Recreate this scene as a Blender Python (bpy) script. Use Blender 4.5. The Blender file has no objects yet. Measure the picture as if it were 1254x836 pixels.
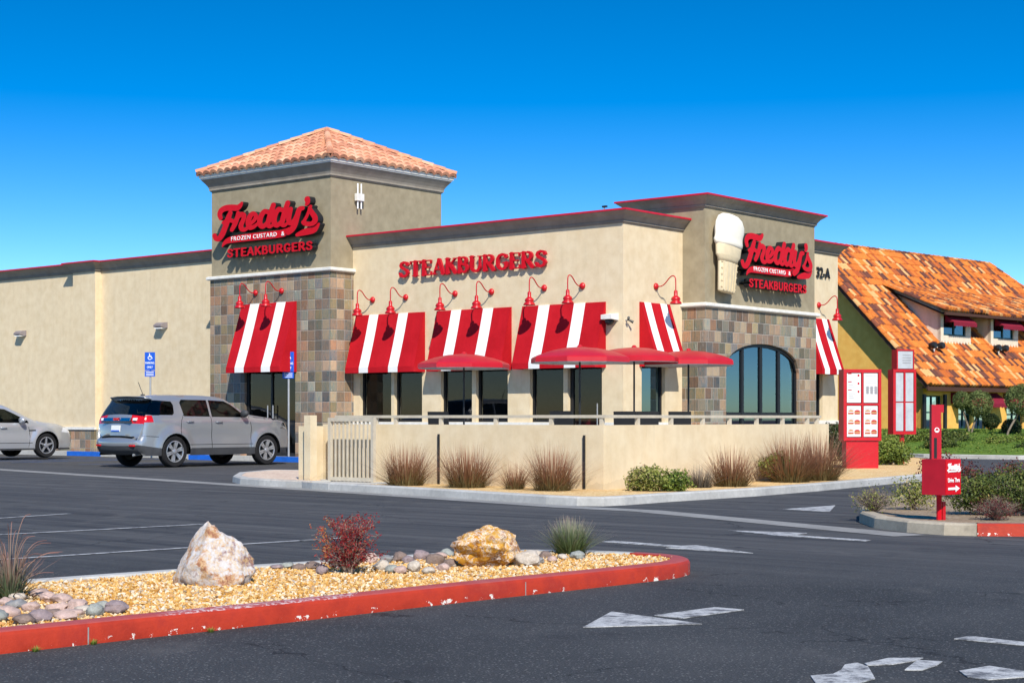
import bpy, bmesh, math, random
from math import sin, cos, pi, sqrt, atan2, radians, floor
from mathutils import Vector, Matrix, noise
from mathutils.geometry import delaunay_2d_cdt, tessellate_polygon
random.seed(7)
sc = bpy.context.scene
COL = sc.collection
# ------------------------------------------------------------ camera, world, sun, exposure
cd = bpy.data.cameras.new('camera'); cam = bpy.data.objects.new('camera', cd); COL.objects.link(cam)
cam.location = (0, 0, 1.15); cam.rotation_euler = (radians(90), 0, 0)
cd.sensor_width = 36; cd.lens = 36*2015/1254; cd.shift_y = 94/1254; cd.clip_end = 3000; cd.clip_start = .1
sc.camera = cam
SUN_TO = Vector((.27, -1.49, 1.30)).normalized()          # direction towards the sun
w = bpy.data.worlds.new('World'); sc.world = w; w.use_nodes = True
nt = w.node_tree; bg = nt.nodes['Background']
sky = nt.nodes.new('ShaderNodeTexSky'); sky.sky_type = 'NISHITA'; sky.sun_disc = False
sky.sun_elevation = math.asin(SUN_TO.z); sky.sun_rotation = atan2(SUN_TO.x, SUN_TO.y)
sky.altitude = 900; sky.air_density = 1.0; sky.dust_density = .2; sky.ozone_density = 2.0
hs = nt.nodes.new('ShaderNodeHueSaturation'); hs.inputs['Saturation'].default_value = 1.56; hs.inputs['Value'].default_value = 1.3
hs.inputs['Hue'].default_value = .501
tcw = nt.nodes.new('ShaderNodeTexCoord'); mpw = nt.nodes.new('ShaderNodeMapping'); mpw.inputs['Scale'].default_value = (1, 1, 2.2); mpw.inputs['Location'].default_value = (0, 0, -.008)
nt.links.new(tcw.outputs['Generated'], mpw.inputs['Vector']); nt.links.new(mpw.outputs[0], sky.inputs['Vector'])
sxw = nt.nodes.new('ShaderNodeSeparateXYZ'); nt.links.new(tcw.outputs['Generated'], sxw.inputs[0]); mrw = nt.nodes.new('ShaderNodeMapRange')
for k_, v_ in (('From Min', .04), ('From Max', .26), ('To Min', 1.36), ('To Max', 1.55)): mrw.inputs[k_].default_value = v_
nt.links.new(sxw.outputs[2], mrw.inputs['Value']); nt.links.new(mrw.outputs[0], hs.inputs['Saturation'])
nt.links.new(sky.outputs[0], hs.inputs['Color']); nt.links.new(hs.outputs[0], bg.inputs['Color'])
bg.inputs['Strength'].default_value = .145
sl = bpy.data.lights.new('sun', 'SUN'); so = bpy.data.objects.new('sun', sl); COL.objects.link(so)
sl.energy = 5.0; sl.angle = radians(.5); sl.color = (1, .945, .85)
so.rotation_euler = SUN_TO.to_track_quat('Z', 'Y').to_euler(); so.location = (0, -20, 30)
sc.view_settings.view_transform = 'Standard'; sc.view_settings.look = 'None'; sc.view_settings.gamma = 1
sc.view_settings.exposure = 0.27
# ------------------------------------------------------------ helpers: frame, materials, meshes
U = Vector((.7695, -.6387, 0)); V = Vector((.6387, .7695, 0)); P0 = Vector((-4.7375, 43, 0)); ROT = atan2(U.y, U.x)
def bf(u, v, z=0): return P0 + U*u + V*v + Vector((0, 0, z))
def s2l(c):
    return tuple((x/12.92 if x <= .04045 else ((x+.055)/1.055)**2.4) for x in [k/255 for k in c]) + (1,)
class NM:
    """small node-material helper"""
    def __init__(s, name, rough=.8, spec=.3, metal=0):
        s.m = bpy.data.materials.new(name); s.m.use_nodes = True; s.t = s.m.node_tree
        s.b = s.t.nodes['Principled BSDF']; s.b.inputs['Roughness'].default_value = rough
        s.b.inputs['Specular IOR Level'].default_value = spec; s.b.inputs['Metallic'].default_value = metal
        s.tc = s.t.nodes.new('ShaderNodeTexCoord')
    def n(s, typ, **kw):
        nd = s.t.nodes.new(typ)
        for k, v in kw.items():
            if hasattr(nd, k): setattr(nd, k, v)
        return nd
    def L(s, a, b): s.t.links.new(a, b)
    def noise(s, scale, detail=4, rough=.6, vec=None, sc3=None):
        nd = s.n('ShaderNodeTexNoise'); nd.inputs['Scale'].default_value = scale; nd.inputs['Detail'].default_value = detail
        nd.inputs['Roughness'].default_value = rough
        v = vec or s.tc.outputs['Object']
        if sc3:
            mp = s.n('ShaderNodeMapping'); mp.inputs['Scale'].default_value = sc3; s.L(v, mp.inputs['Vector']); v = mp.outputs[0]
        s.L(v, nd.inputs['Vector']); return nd.outputs['Fac']
    def ramp(s, fac, stops, interp='LINEAR'):
        r = s.n('ShaderNodeValToRGB'); r.color_ramp.interpolation = interp
        e = r.color_ramp.elements
        while len(e) < len(stops): e.new(.5)
        for el, (p, c) in zip(e, stops): el.position = p; el.color = c if len(c) == 4 else (*c, 1)
        s.L(fac, r.inputs['Fac']); return r.outputs['Color']
    def mix(s, fac, a, b, mode='MIX'):
        m = s.n('ShaderNodeMix'); m.data_type = 'RGBA'; m.blend_type = mode
        for i, x in ((0, fac), (6, a), (7, b)):
            if hasattr(x, 'is_linked'): s.L(x, m.inputs[i])
            else: m.inputs[i].default_value = x if i == 0 else (x if len(x) == 4 else (*x, 1))
        return m.outputs[2]
    def math(s, op, a, b=0.0, c=0.0):
        m = s.n('ShaderNodeMath'); m.operation = op
        for i, x in enumerate((a, b, c)):
            if hasattr(x, 'is_linked'): s.L(x, m.inputs[i])
            else: m.inputs[i].default_value = x
        return m.outputs[0]
    def bump(s, h, strength=.3, dist=.01):
        b = s.n('ShaderNodeBump'); b.inputs['Strength'].default_value = strength; b.inputs['Distance'].default_value = dist
        s.L(h, b.inputs['Height']); s.L(b.outputs[0], s.b.inputs['Normal'])
    def col(s, c):
        if hasattr(c, 'is_linked'): s.L(c, s.b.inputs['Base Color'])
        else: s.b.inputs['Base Color'].default_value = c if len(c) == 4 else (*c, 1)
        return s.m
def plain(name, c, rough=.6, spec=.3, metal=0, var=.12, scale=6):
    k = NM(name, rough, spec, metal)
    c = c if len(c) == 4 else (*c, 1)
    d = tuple(x*(1-var) for x in c[:3]) + (1,); e = tuple(min(1, x*(1+var)) for x in c[:3]) + (1,)
    return k.col(k.ramp(k.noise(scale, 5), [(.3, d), (.7, e)]))
M = {}
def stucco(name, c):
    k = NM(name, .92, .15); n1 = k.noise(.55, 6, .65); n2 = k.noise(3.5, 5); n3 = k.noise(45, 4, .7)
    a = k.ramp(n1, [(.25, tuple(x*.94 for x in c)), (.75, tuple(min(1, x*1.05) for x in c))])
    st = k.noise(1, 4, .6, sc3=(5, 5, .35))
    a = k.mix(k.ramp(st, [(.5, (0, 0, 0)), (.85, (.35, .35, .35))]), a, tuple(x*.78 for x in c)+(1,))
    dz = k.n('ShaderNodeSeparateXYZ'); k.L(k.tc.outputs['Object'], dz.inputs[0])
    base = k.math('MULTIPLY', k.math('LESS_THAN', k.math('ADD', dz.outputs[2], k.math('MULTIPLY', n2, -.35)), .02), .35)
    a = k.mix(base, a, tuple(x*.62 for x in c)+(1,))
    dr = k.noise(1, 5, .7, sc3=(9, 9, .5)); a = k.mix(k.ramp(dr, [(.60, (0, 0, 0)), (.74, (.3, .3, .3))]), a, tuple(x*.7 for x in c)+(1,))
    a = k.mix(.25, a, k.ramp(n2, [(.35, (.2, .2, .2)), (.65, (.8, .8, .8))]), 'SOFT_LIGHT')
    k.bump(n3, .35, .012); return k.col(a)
M['stucco'] = stucco('stucco_light', (.68, .555, .365))
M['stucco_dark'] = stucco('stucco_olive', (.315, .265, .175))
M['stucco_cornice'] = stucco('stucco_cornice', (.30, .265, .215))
M['stucco_yellow'] = stucco('stucco_yellow', (.76, .43, .10))
M['stucco_cream'] = stucco('stucco_cream', (.72, .62, .48))
M['trim'] = plain('white_trim', (.72, .70, .64), .7)
M['red_metal'] = plain('red_cap_metal', (.52, .008, .03), .45, .4)
M['red_paint'] = plain('red_enamel', (.47, .005, .010), .35, .5, var=.06)
M['red_dark'] = plain('red_weathered', (.42, .008, .02), .5, .3)
M['red_plastic'] = plain('red_letter_face', (.56, .002, .010), .5, .25, var=.03)
M['black'] = plain('black_metal', (.012, .012, .013), .45, .4)
M['black_letter'] = plain('letter_returns', (.014, .014, .015), .6, .3)
M['white_letter'] = plain('white_letter', (.85, .85, .83), .5, var=.02)
M['cream'] = plain('custard_cream', (.84, .79, .66), .55, .3, var=.03)
M['cone'] = plain('cone_wafer', (.62, .52, .34), .7, var=.08)
M['beige_metal'] = plain('beige_painted_metal', (.50, .44, .34), .5, .4)
M['grey_metal'] = plain('galvanised_metal', (.36, .37, .38), .45, .4, .3)
M['lamp_grey'] = plain('lamp_grey', (.22, .19, .19), .6)
M['blue_sign'] = plain('blue_sign', (.01, .09, .52), .4, .4, var=.04)
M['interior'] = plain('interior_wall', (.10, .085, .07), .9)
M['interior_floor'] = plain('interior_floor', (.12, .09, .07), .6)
M['maroon'] = plain('maroon_canvas', (.20, .008, .025), .85)
M['dark_teal'] = plain('dark_teal_frame', (.01, .06, .06), .5)
M['rubber'] = plain('rubber', (.016, .016, .017), .8, .2)
M['bark'] = plain('bark', (.20, .16, .12), .9, var=.35, scale=20)
def glass(name, tint, gl=.10, tr=.35, gc=(.95, .97, 1)):
    m = bpy.data.materials.new(name); m.use_nodes = True; t = m.node_tree; t.nodes.clear()
    o = t.nodes.new('ShaderNodeOutputMaterial'); a = t.nodes.new('ShaderNodeBsdfTransparent'); a.inputs[0].default_value = (*[x*tr for x in tint], 1)
    g = t.nodes.new('ShaderNodeBsdfGlossy'); g.inputs['Roughness'].default_value = .02; g.inputs['Color'].default_value = (*gc, 1)
    f = t.nodes.new('ShaderNodeLayerWeight'); f.inputs[0].default_value = .5; pw = t.nodes.new('ShaderNodeMath'); pw.operation = 'POWER'; pw.inputs[1].default_value = 4.5; t.links.new(f.outputs['Facing'], pw.inputs[0])
    ad = t.nodes.new('ShaderNodeMath'); ad.operation = 'ADD'; ad.use_clamp = True; ad.inputs[1].default_value = gl+.045; t.links.new(pw.outputs[0], ad.inputs[0])
    x = t.nodes.new('ShaderNodeMixShader'); t.links.new(ad.outputs[0], x.inputs[0]); t.links.new(a.outputs[0], x.inputs[1]); t.links.new(g.outputs[0], x.inputs[2])
    t.links.new(x.outputs[0], o.inputs[0]); return m
M['glass'] = glass('window_glass', (.8, .9, 1), -.012, .45)
M['glass_blue'] = glass('tinted_window_glass', (.5, .8, 1), .15, .4, (.45, .75, 1))
M['car_glass'] = glass('car_glass', (.7, .8, .75), -.01, .25)
# stone tiles
def stone(name, size, off=0.0):
    k = NM(name, .75, .3)
    sx = k.n('ShaderNodeSeparateXYZ'); k.L(k.tc.outputs['Object'], sx.inputs[0])
    h = k.math('ADD', sx.outputs[0], sx.outputs[1]); h = k.math('DIVIDE', k.math('ADD', h, 50.0), size)
    z = k.math('DIVIDE', k.math('ADD', sx.outputs[2], .04), size*1.0)
    row = k.math('FLOOR', z)
    wr = k.n('ShaderNodeTexWhiteNoise'); wr.noise_dimensions = '1D'; k.L(row, wr.inputs['W'])
    h = k.math('ADD', h, k.math('MULTIPLY', wr.outputs['Value'], off))
    colm = k.math('FLOOR', h)
    cb = k.n('ShaderNodeCombineXYZ'); k.L(colm, cb.inputs[0]); k.L(row, cb.inputs[1])
    wn = k.n('ShaderNodeTexWhiteNoise'); wn.noise_dimensions = '2D'; k.L(cb.outputs[0], wn.inputs['Vector'])
    base = k.ramp(wn.outputs['Value'], [(0, (.24, .17, .11)), (.12, (.30, .21, .15)), (.22, (.16, .13, .115)), (.31, (.10, .115, .11)), (.40, (.26, .22, .12)), (.49, (.30, .15, .09)), (.57, (.13, .155, .12)), (.66, (.36, .29, .20)), (.75, (.07, .105, .135)), (.83, (.38, .26, .18)), (.90, (.14, .085, .07)), (.95, (.20, .23, .20))], 'CONSTANT')
    # streaks inside each tile, shifted per tile
    ad = k.n('ShaderNodeVectorMath'); ad.operation = 'ADD'; k.L(k.tc.outputs['Object'], ad.inputs[0])
    mu = k.n('ShaderNodeVectorMath'); mu.operation = 'SCALE'; k.L(wn.outputs['Color'], mu.inputs[0]); mu.inputs['Scale'].default_value = 9
    k.L(mu.outputs[0], ad.inputs[1])
    s1 = k.noise(7, 7, .75, vec=ad.outputs[0], sc3=(1.5, 1.5, .4))
    c = k.mix(.5, base, k.ramp(s1, [(.32, (.05, .07, .08)), (.42, (.22, .19, .14)), (.50, (.42, .25, .13)), (.56, (.12, .13, .09)), (.66, (.50, .44, .35))]))
    c = k.mix(.2, c, base)
    sc_ = k.n('ShaderNodeSeparateColor'); k.L(wn.outputs['Color'], sc_.inputs[0]); br = k.math('ADD', .66, k.math('MULTIPLY', sc_.outputs[1], .72))
    vm = k.n('ShaderNodeVectorMath'); vm.operation = 'SCALE'; k.L(c, vm.inputs[0]); k.L(br, vm.inputs['Scale']); c = vm.outputs[0]
    # grout
    fx = k.math('FRACT', h); fz = k.math('FRACT', z)
    g = .024
    e = k.math('MINIMUM', k.math('MINIMUM', fx, k.math('SUBTRACT', 1.0, fx)), k.math('MINIMUM', fz, k.math('SUBTRACT', 1.0, fz)))
    gm = k.math('LESS_THAN', e, g)
    c = k.mix(gm, c, (.36, .33, .29, 1))
    hgt = k.math('ADD', k.math('MULTIPLY', k.math('MINIMUM', e, .06), 12.0), k.math('MULTIPLY', s1, .35))
    k.bump(hgt, .8, .016); return k.col(c)
M['stone'] = stone('slate_tiles', .27); M['stone2'] = stone('slate_tiles_staggered', .275, 1.0)
def rooftile(name, cols, tw, th):
    k = NM(name, .8, .25)
    uv = k.tc.outputs['UV']
    sx = k.n('ShaderNodeSeparateXYZ'); k.L(uv, sx.inputs[0])
    a = k.math('FLOOR', sx.outputs[0]); b = k.math('FLOOR', sx.outputs[1])
    cb = k.n('ShaderNodeCombineXYZ'); k.L(a, cb.inputs[0]); k.L(b, cb.inputs[1])
    wn = k.n('ShaderNodeTexWhiteNoise'); wn.noise_dimensions = '2D'; k.L(cb.outputs[0], wn.inputs['Vector'])
    n = len(cols); c = k.ramp(wn.outputs['Value'], [(i/n, cc) for i, cc in enumerate(cols)], 'CONSTANT')
    c = k.mix(.35, c, k.ramp(k.noise(9, 5), [(.3, (.25, .25, .25)), (.7, (.8, .8, .8))]), 'OVERLAY')
    k.bump(k.noise(40), .2, .01); return k.col(c)
M['tile_pink'] = rooftile('clay_tiles_salmon', [(.62, .30, .17), (.66, .34, .20), (.58, .27, .16), (.68, .38, .24), (.50, .22, .13)], .3, .4)
M['tile_orange'] = rooftile('clay_tiles_orange', [(.52, .15, .025), (.58, .18, .03), (.44, .11, .02), (.13, .045, .03), (.55, .16, .028), (.20, .06, .03), (.60, .33, .13), (.50, .14, .025), (.10, .04, .03), (.36, .09, .025), (.54, .17, .03)], .3, .4)
# asphalt
def asphalt():
    k = NM('asphalt', .85, .25)
    a = k.noise(.35, 5, .6); b = k.noise(90, 3, .7); c2 = k.noise(420, 2, .8); st = k.noise(1.1, 6, .65, sc3=(.12, 1.0, 1))
    c = k.ramp(a, [(.32, (.033, .035, .0355)), (.5, (.051, .053, .0535)), (.7, (.073, .074, .073))])
    c = k.mix(.85, c, k.ramp(b, [(.36, (.18, .18, .18)), (.64, (.82, .82, .82))]), 'OVERLAY')
    v = k.n('ShaderNodeTexVoronoi'); v.inputs['Scale'].default_value = 48; k.L(k.tc.outputs['Object'], v.inputs['Vector'])
    sp = k.math('MULTIPLY', k.math('LESS_THAN', v.outputs['Distance'], .27), k.math('GREATER_THAN', k.noise(31, 2), .50))
    c = k.mix(k.math('MULTIPLY', sp, .6), c, (.27, .26, .25, 1))
    # tyre polished lanes beyond the island: lie along the lane (object x,y rotated)
    mp = k.n('ShaderNodeMapping'); mp.inputs['Rotation'].default_value = (0, 0, -atan2(U.y, U.x)); k.L(k.tc.outputs['Object'], mp.inputs['Vector'])
    s3 = k.noise(1, 8, .72, vec=mp.outputs[0], sc3=(.10, 3.2, 1)); s4 = k.noise(1, 6, .7, vec=mp.outputs[0], sc3=(.22, 9, 1))
    sp3 = k.ramp(s3, [(.36, (0, 0, 0)), (.62, (1, 1, 1))])
    sxy = k.n('ShaderNodeSeparateXYZ'); k.L(k.tc.outputs['Object'], sxy.inputs[0])
    far = k.n('ShaderNodeMapRange'); far.inputs['From Min'].default_value = 11; far.inputs['From Max'].default_value = 15; k.L(sxy.outputs[1], far.inputs['Value'])
    c = k.mix(k.math('MULTIPLY', far.outputs[0], .85), c, k.mix(sp3, (.022, .024, .029, 1), (.11, .108, .104, 1)))
    c = k.mix(k.math('MULTIPLY', far.outputs[0], .35), c, k.ramp(s4, [(.38, (.02, .022, .026)), (.66, (.14, .135, .13))]))
    big = k.noise(.9, 7, .72); c = k.mix(k.ramp(big, [(.56, (0, 0, 0)), (.66, (.5, .5, .5))]), c, (.028, .029, .031, 1)); big2 = k.noise(.55, 6, .7, sc3=(1.7, .8, 1))
    c = k.mix(k.ramp(big2, [(.58, (0, 0, 0)), (.68, (.45, .45, .45))]), c, (.12, .115, .108, 1))
    vc = k.n('ShaderNodeTexVoronoi'); vc.feature = 'DISTANCE_TO_EDGE'; vc.inputs['Scale'].default_value = .42; dn = k.n('ShaderNodeTexNoise'); dn.inputs['Scale'].default_value = 3.5; dn.inputs['Detail'].default_value = 6; k.L(k.tc.outputs['Object'], dn.inputs['Vector'])
    va = k.n('ShaderNodeVectorMath'); va.operation = 'SCALE'; va.inputs['Scale'].default_value = .5; k.L(dn.outputs['Color'], va.inputs[0]); vb = k.n('ShaderNodeVectorMath'); vb.operation = 'ADD'; k.L(va.outputs[0], vb.inputs[0]); k.L(k.tc.outputs['Object'], vb.inputs[1]); k.L(vb.outputs[0], vc.inputs['Vector'])
    crk = k.math('MULTIPLY', k.math('LESS_THAN', vc.outputs['Distance'], .0032), k.math('GREATER_THAN', k.noise(.5, 3), .50)); c = k.mix(k.math('MULTIPLY', crk, .75), c, (.012, .012, .012, 1))
    h = k.math('ADD', b, k.math('MULTIPLY', c2, .5)); k.bump(h, .8, .008); return k.col(c)
M['asphalt'] = asphalt()
def concrete(name, c, stain=.4):
    k = NM(name, .9, .2); a = k.ramp(k.noise(1.6, 6, .65), [(.3, tuple(x*.78 for x in c)), (.7, tuple(x*1.08 for x in c))])
    a = k.mix(stain*.5, a, k.ramp(k.noise(14, 5, .7), [(.35, (.3, .3, .3)), (.65, (.7, .7, .7))]), 'OVERLAY')
    s = k.noise(2.5, 5, .7); a = k.mix(k.ramp(s, [(.58, (0, 0, 0)), (.72, (stain, stain, stain))]), a, tuple(x*.35 for x in c)+(1,))
    k.bump(k.noise(60), .3, .006); return k.col(a)
M['concrete_tan'] = concrete('tan_kerb_concrete', (.42, .36, .27), .5); M['concrete'] = concrete('kerb_concrete', (.46, .45, .42)); M['concrete_dark'] = concrete('worn_concrete', (.27, .265, .25), .6)
def kerb_red():
    k = NM('red_painted_kerb', .55, .35)
    c = k.ramp(k.noise(3, 6, .65), [(.3, (.30, .022, .007)), (.5, (.42, .034, .010)), (.62, (.33, .026, .012)), (.75, (.40, .05, .02))])
    g = k.n('ShaderNodeNewGeometry'); sz = k.n('ShaderNodeSeparateXYZ'); k.L(g.outputs['Position'], sz.inputs[0])
    nz = k.n('ShaderNodeSeparateXYZ'); k.L(g.outputs['Normal'], nz.inputs[0])
    low = k.math('LESS_THAN', sz.outputs[2], .032)
    chips = k.math('MULTIPLY', low, k.math('GREATER_THAN', k.noise(13, 5, .75), .60))
    c = k.mix(chips, c, (.72, .66, .58, 1))
    # dusty worn top face, old white stencil worn to flecks
    top = k.math('GREATER_THAN', nz.outputs[2], .8)
    c = k.mix(k.math('MULTIPLY', top, k.math('MULTIPLY', k.noise(4, 5), .75)), c, (.34, .13, .13, 1))
    fx = k.n('ShaderNodeMapRange'); fx.interpolation_type = 'SMOOTHSTEP'
    k.L(sz.outputs[0], fx.inputs['Value']); fx.inputs['From Min'].default_value = -1.9; fx.inputs['From Max'].default_value = -1.75
    f2 = k.math('MULTIPLY', fx.outputs[0], k.math('LESS_THAN', sz.outputs[0], -.92))
    fl = k.math('MULTIPLY', k.math('MULTIPLY', top, f2), k.math('GREATER_THAN', k.noise(34, 4, .7), .53))
    c = k.mix(k.math('MULTIPLY', fl, .7), c, (.62, .55, .54, 1))
    k.bump(k.noise(50, 5), .4, .006); return k.col(c)
M['kerb_red'] = kerb_red()
def worn_white():
    k = NM('worn_road_paint', .7, .25)
    c = k.ramp(k.noise(7, 8, .8), [(.36, (.06, .062, .066)), (.44, (.20, .20, .20)), (.52, (.42, .42, .41)), (.7, (.56, .56, .54))])
    c = k.mix(.5, c, k.ramp(k.noise(120, 3, .8), [(.35, (.25, .25, .25)), (.65, (.75, .75, .75))]), 'OVERLAY')
    k.bump(k.noise(90), .4, .005); return k.col(c)
M['road_paint'] = worn_white()
M['road_paint_blue'] = plain('worn_blue_paint', (.03, .10, .28), .7, var=.6, scale=8)
M['blue_kerb'] = plain('blue_painted_kerb', (.01, .12, .55), .6, .4, var=.15)
def ground_gravel(name, cols, s=38):
    k = NM(name, .95, .15)
    v = k.n('ShaderNodeTexVoronoi'); v.inputs['Scale'].default_value = s; k.L(k.tc.outputs['Object'], v.inputs['Vector'])
    sx = k.n('ShaderNodeSeparateColor'); k.L(v.outputs['Color'], sx.inputs[0])
    c = k.ramp(sx.outputs[0], [(i/len(cols), cc) for i, cc in enumerate(cols)], 'CONSTANT')
    c = k.mix(.3, c, k.ramp(k.noise(2.2, 5), [(.3, (.3, .3, .3)), (.7, (.75, .75, .75))]), 'OVERLAY')
    k.bump(v.outputs['Distance'], -.6, .012) if False else k.bump(k.math('SUBTRACT', 1.0, v.outputs['Distance']), .6, .012)
    return k.col(c)
M['gravel_bed'] = ground_gravel('decomposed_granite', [(.62, .40, .17), (.70, .49, .24), (.76, .56, .30), (.56, .34, .13), (.68, .46, .21)], 34)
M['gravel_base'] = ground_gravel('gravel_base', [(.50, .30, .10), (.58, .40, .17), (.62, .48, .28), (.40, .22, .07)], 45)
M['pink_gravel'] = ground_gravel('pink_gravel', [(.60, .45, .34), (.66, .52, .40), (.55, .40, .30)], 30)
M['soil'] = ground_gravel('dry_soil', [(.28, .21, .14), (.34, .26, .18), (.24, .17, .11)], 30)
def attr_ramp(name, stops, rough=.7, spec=.2, sub=0, trans=0):
    k = NM(name, rough, spec); at = k.n('ShaderNodeAttribute'); at.attribute_name = 'tint'
    c = k.ramp(at.outputs['Fac'], stops); k.col(c)
    if trans:
        tr = k.n('ShaderNodeBsdfTranslucent'); k.L(c, tr.inputs[0]); mx = k.n('ShaderNodeMixShader'); mx.inputs[0].default_value = trans
        k.L(k.b.outputs[0], mx.inputs[1]); k.L(tr.outputs[0], mx.inputs[2])
        k.L(mx.outputs[0], k.t.nodes['Material Output'].inputs[0])
    return k.m
M['chips'] = attr_ramp('yellow_gravel_chips', [(0, (.38, .17, .03)), (.25, (.58, .32, .08)), (.5, (.66, .42, .16)), (.7, (.70, .53, .30)), (.86, (.72, .63, .50)), (.94, (.30, .24, .18)), (1, (.6, .3, .08))], .75)
M['leaf_green'] = attr_ramp('leaf_green', [(0, (.025, .04, .008)), (.45, (.075, .105, .02)), (.8, (.16, .19, .035)), (1, (.34, .28, .08))], .6, .3, trans=.25)
M['lawn_blade'] = attr_ramp('lawn_blades', [(0, (.04, .08, .01)), (.6, (.12, .19, .025)), (1, (.24, .28, .06))], .8, trans=.2)
M['leaf_lime'] = attr_ramp('leaf_lime', [(0, (.05, .08, .012)), (.5, (.16, .22, .03)), (1, (.36, .36, .09))], .6, .3, trans=.25)
M['leaf_pale'] = attr_ramp('leaf_variegated', [(0, (.08, .10, .02)), (.4, (.22, .24, .05)), (.7, (.42, .38, .14)), (1, (.50, .34, .2))], .7, trans=.2)
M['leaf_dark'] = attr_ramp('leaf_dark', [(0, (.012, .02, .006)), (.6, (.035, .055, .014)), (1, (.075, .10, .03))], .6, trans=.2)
M['leaf_pine'] = attr_ramp('topiary_needles', [(0, (.05, .07, .02)), (.6, (.14, .18, .055)), (1, (.28, .31, .11))], .8, trans=.15)
M['leaf_red'] = attr_ramp('nandina_leaf', [(0, (.02, .03, .008)), (.18, (.16, .015, .012)), (.55, (.30, .02, .03)), (.8, (.40, .05, .03)), (1, (.55, .25, .07))], .5, .3, trans=.3)
M['leaf_maroon'] = attr_ramp('maroon_leaf', [(0, (.05, .015, .015)), (.6, (.14, .03, .03)), (1, (.22, .09, .05))], .7, trans=.2)
M['twig'] = attr_ramp('dry_twigs', [(0, (.10, .075, .06)), (.6, (.24, .18, .14)), (1, (.36, .29, .22))], .9)
M['grass_red'] = attr_ramp('fountain_grass', [(0, (.11, .09, .035)), (.3, (.17, .13, .055)), (.5, (.21, .105, .05)), (.75, (.29, .125, .075)), (1, (.44, .29, .18))], .8, trans=.2)
M['grass_grey'] = attr_ramp('grey_grass', [(0, (.06, .055, .04)), (.6, (.16, .13, .10)), (1, (.30, .25, .20))], .8, trans=.2)
M['grass_green'] = attr_ramp('tuft_grass', [(0, (.07, .10, .03)), (.55, (.15, .20, .08)), (.85, (.30, .30, .20)), (1, (.48, .34, .26))], .7, trans=.25)
M['yucca'] = attr_ramp('red_yucca', [(0, (.05, .08, .03)), (.4, (.10, .13, .07)), (.7, (.22, .17, .13)), (1, (.36, .16, .12))], .6, trans=.15)
M['lawn'] = NM('lawn', .95, .1); _k = M['lawn']; M['lawn'] = _k.col(_k.ramp(_k.noise(5, 6, .7), [(.3, (.05, .09, .012)), (.55, (.11, .18, .025)), (.75, (.19, .25, .05))]))
def obj_(name, me, mats, parent=None, loc=None, rot=0, smooth=False):
    o = bpy.data.objects.new(name, me); COL.objects.link(o)
    for m in (mats if isinstance(mats, (list, tuple)) else [mats]): me.materials.append(M[m] if isinstance(m, str) else m)
    if parent is not None: o.parent = parent
    if loc is not None: o.location = loc
    if rot: o.rotation_euler = (0, 0, rot)
    if smooth: me.shade_smooth()
    return o
def tag(o, label, cat, group=None, kind=None):
    if label: o['label'] = label
    if cat: o['category'] = cat
    if group: o['group'] = group
    if kind: o['kind'] = kind
    return o
def empty(name, loc, rot, label, cat, group=None):
    o = bpy.data.objects.new(name, None); COL.objects.link(o); o.location = loc; o.rotation_euler = (0, 0, rot); o.empty_display_size = .2
    return tag(o, label, cat, group)
def copy_tree(o, parent=None):
    c = o.copy(); COL.objects.link(c)
    if parent is not None: c.parent = parent
    for ch in list(o.children): copy_tree(ch, c)
    return c
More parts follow.
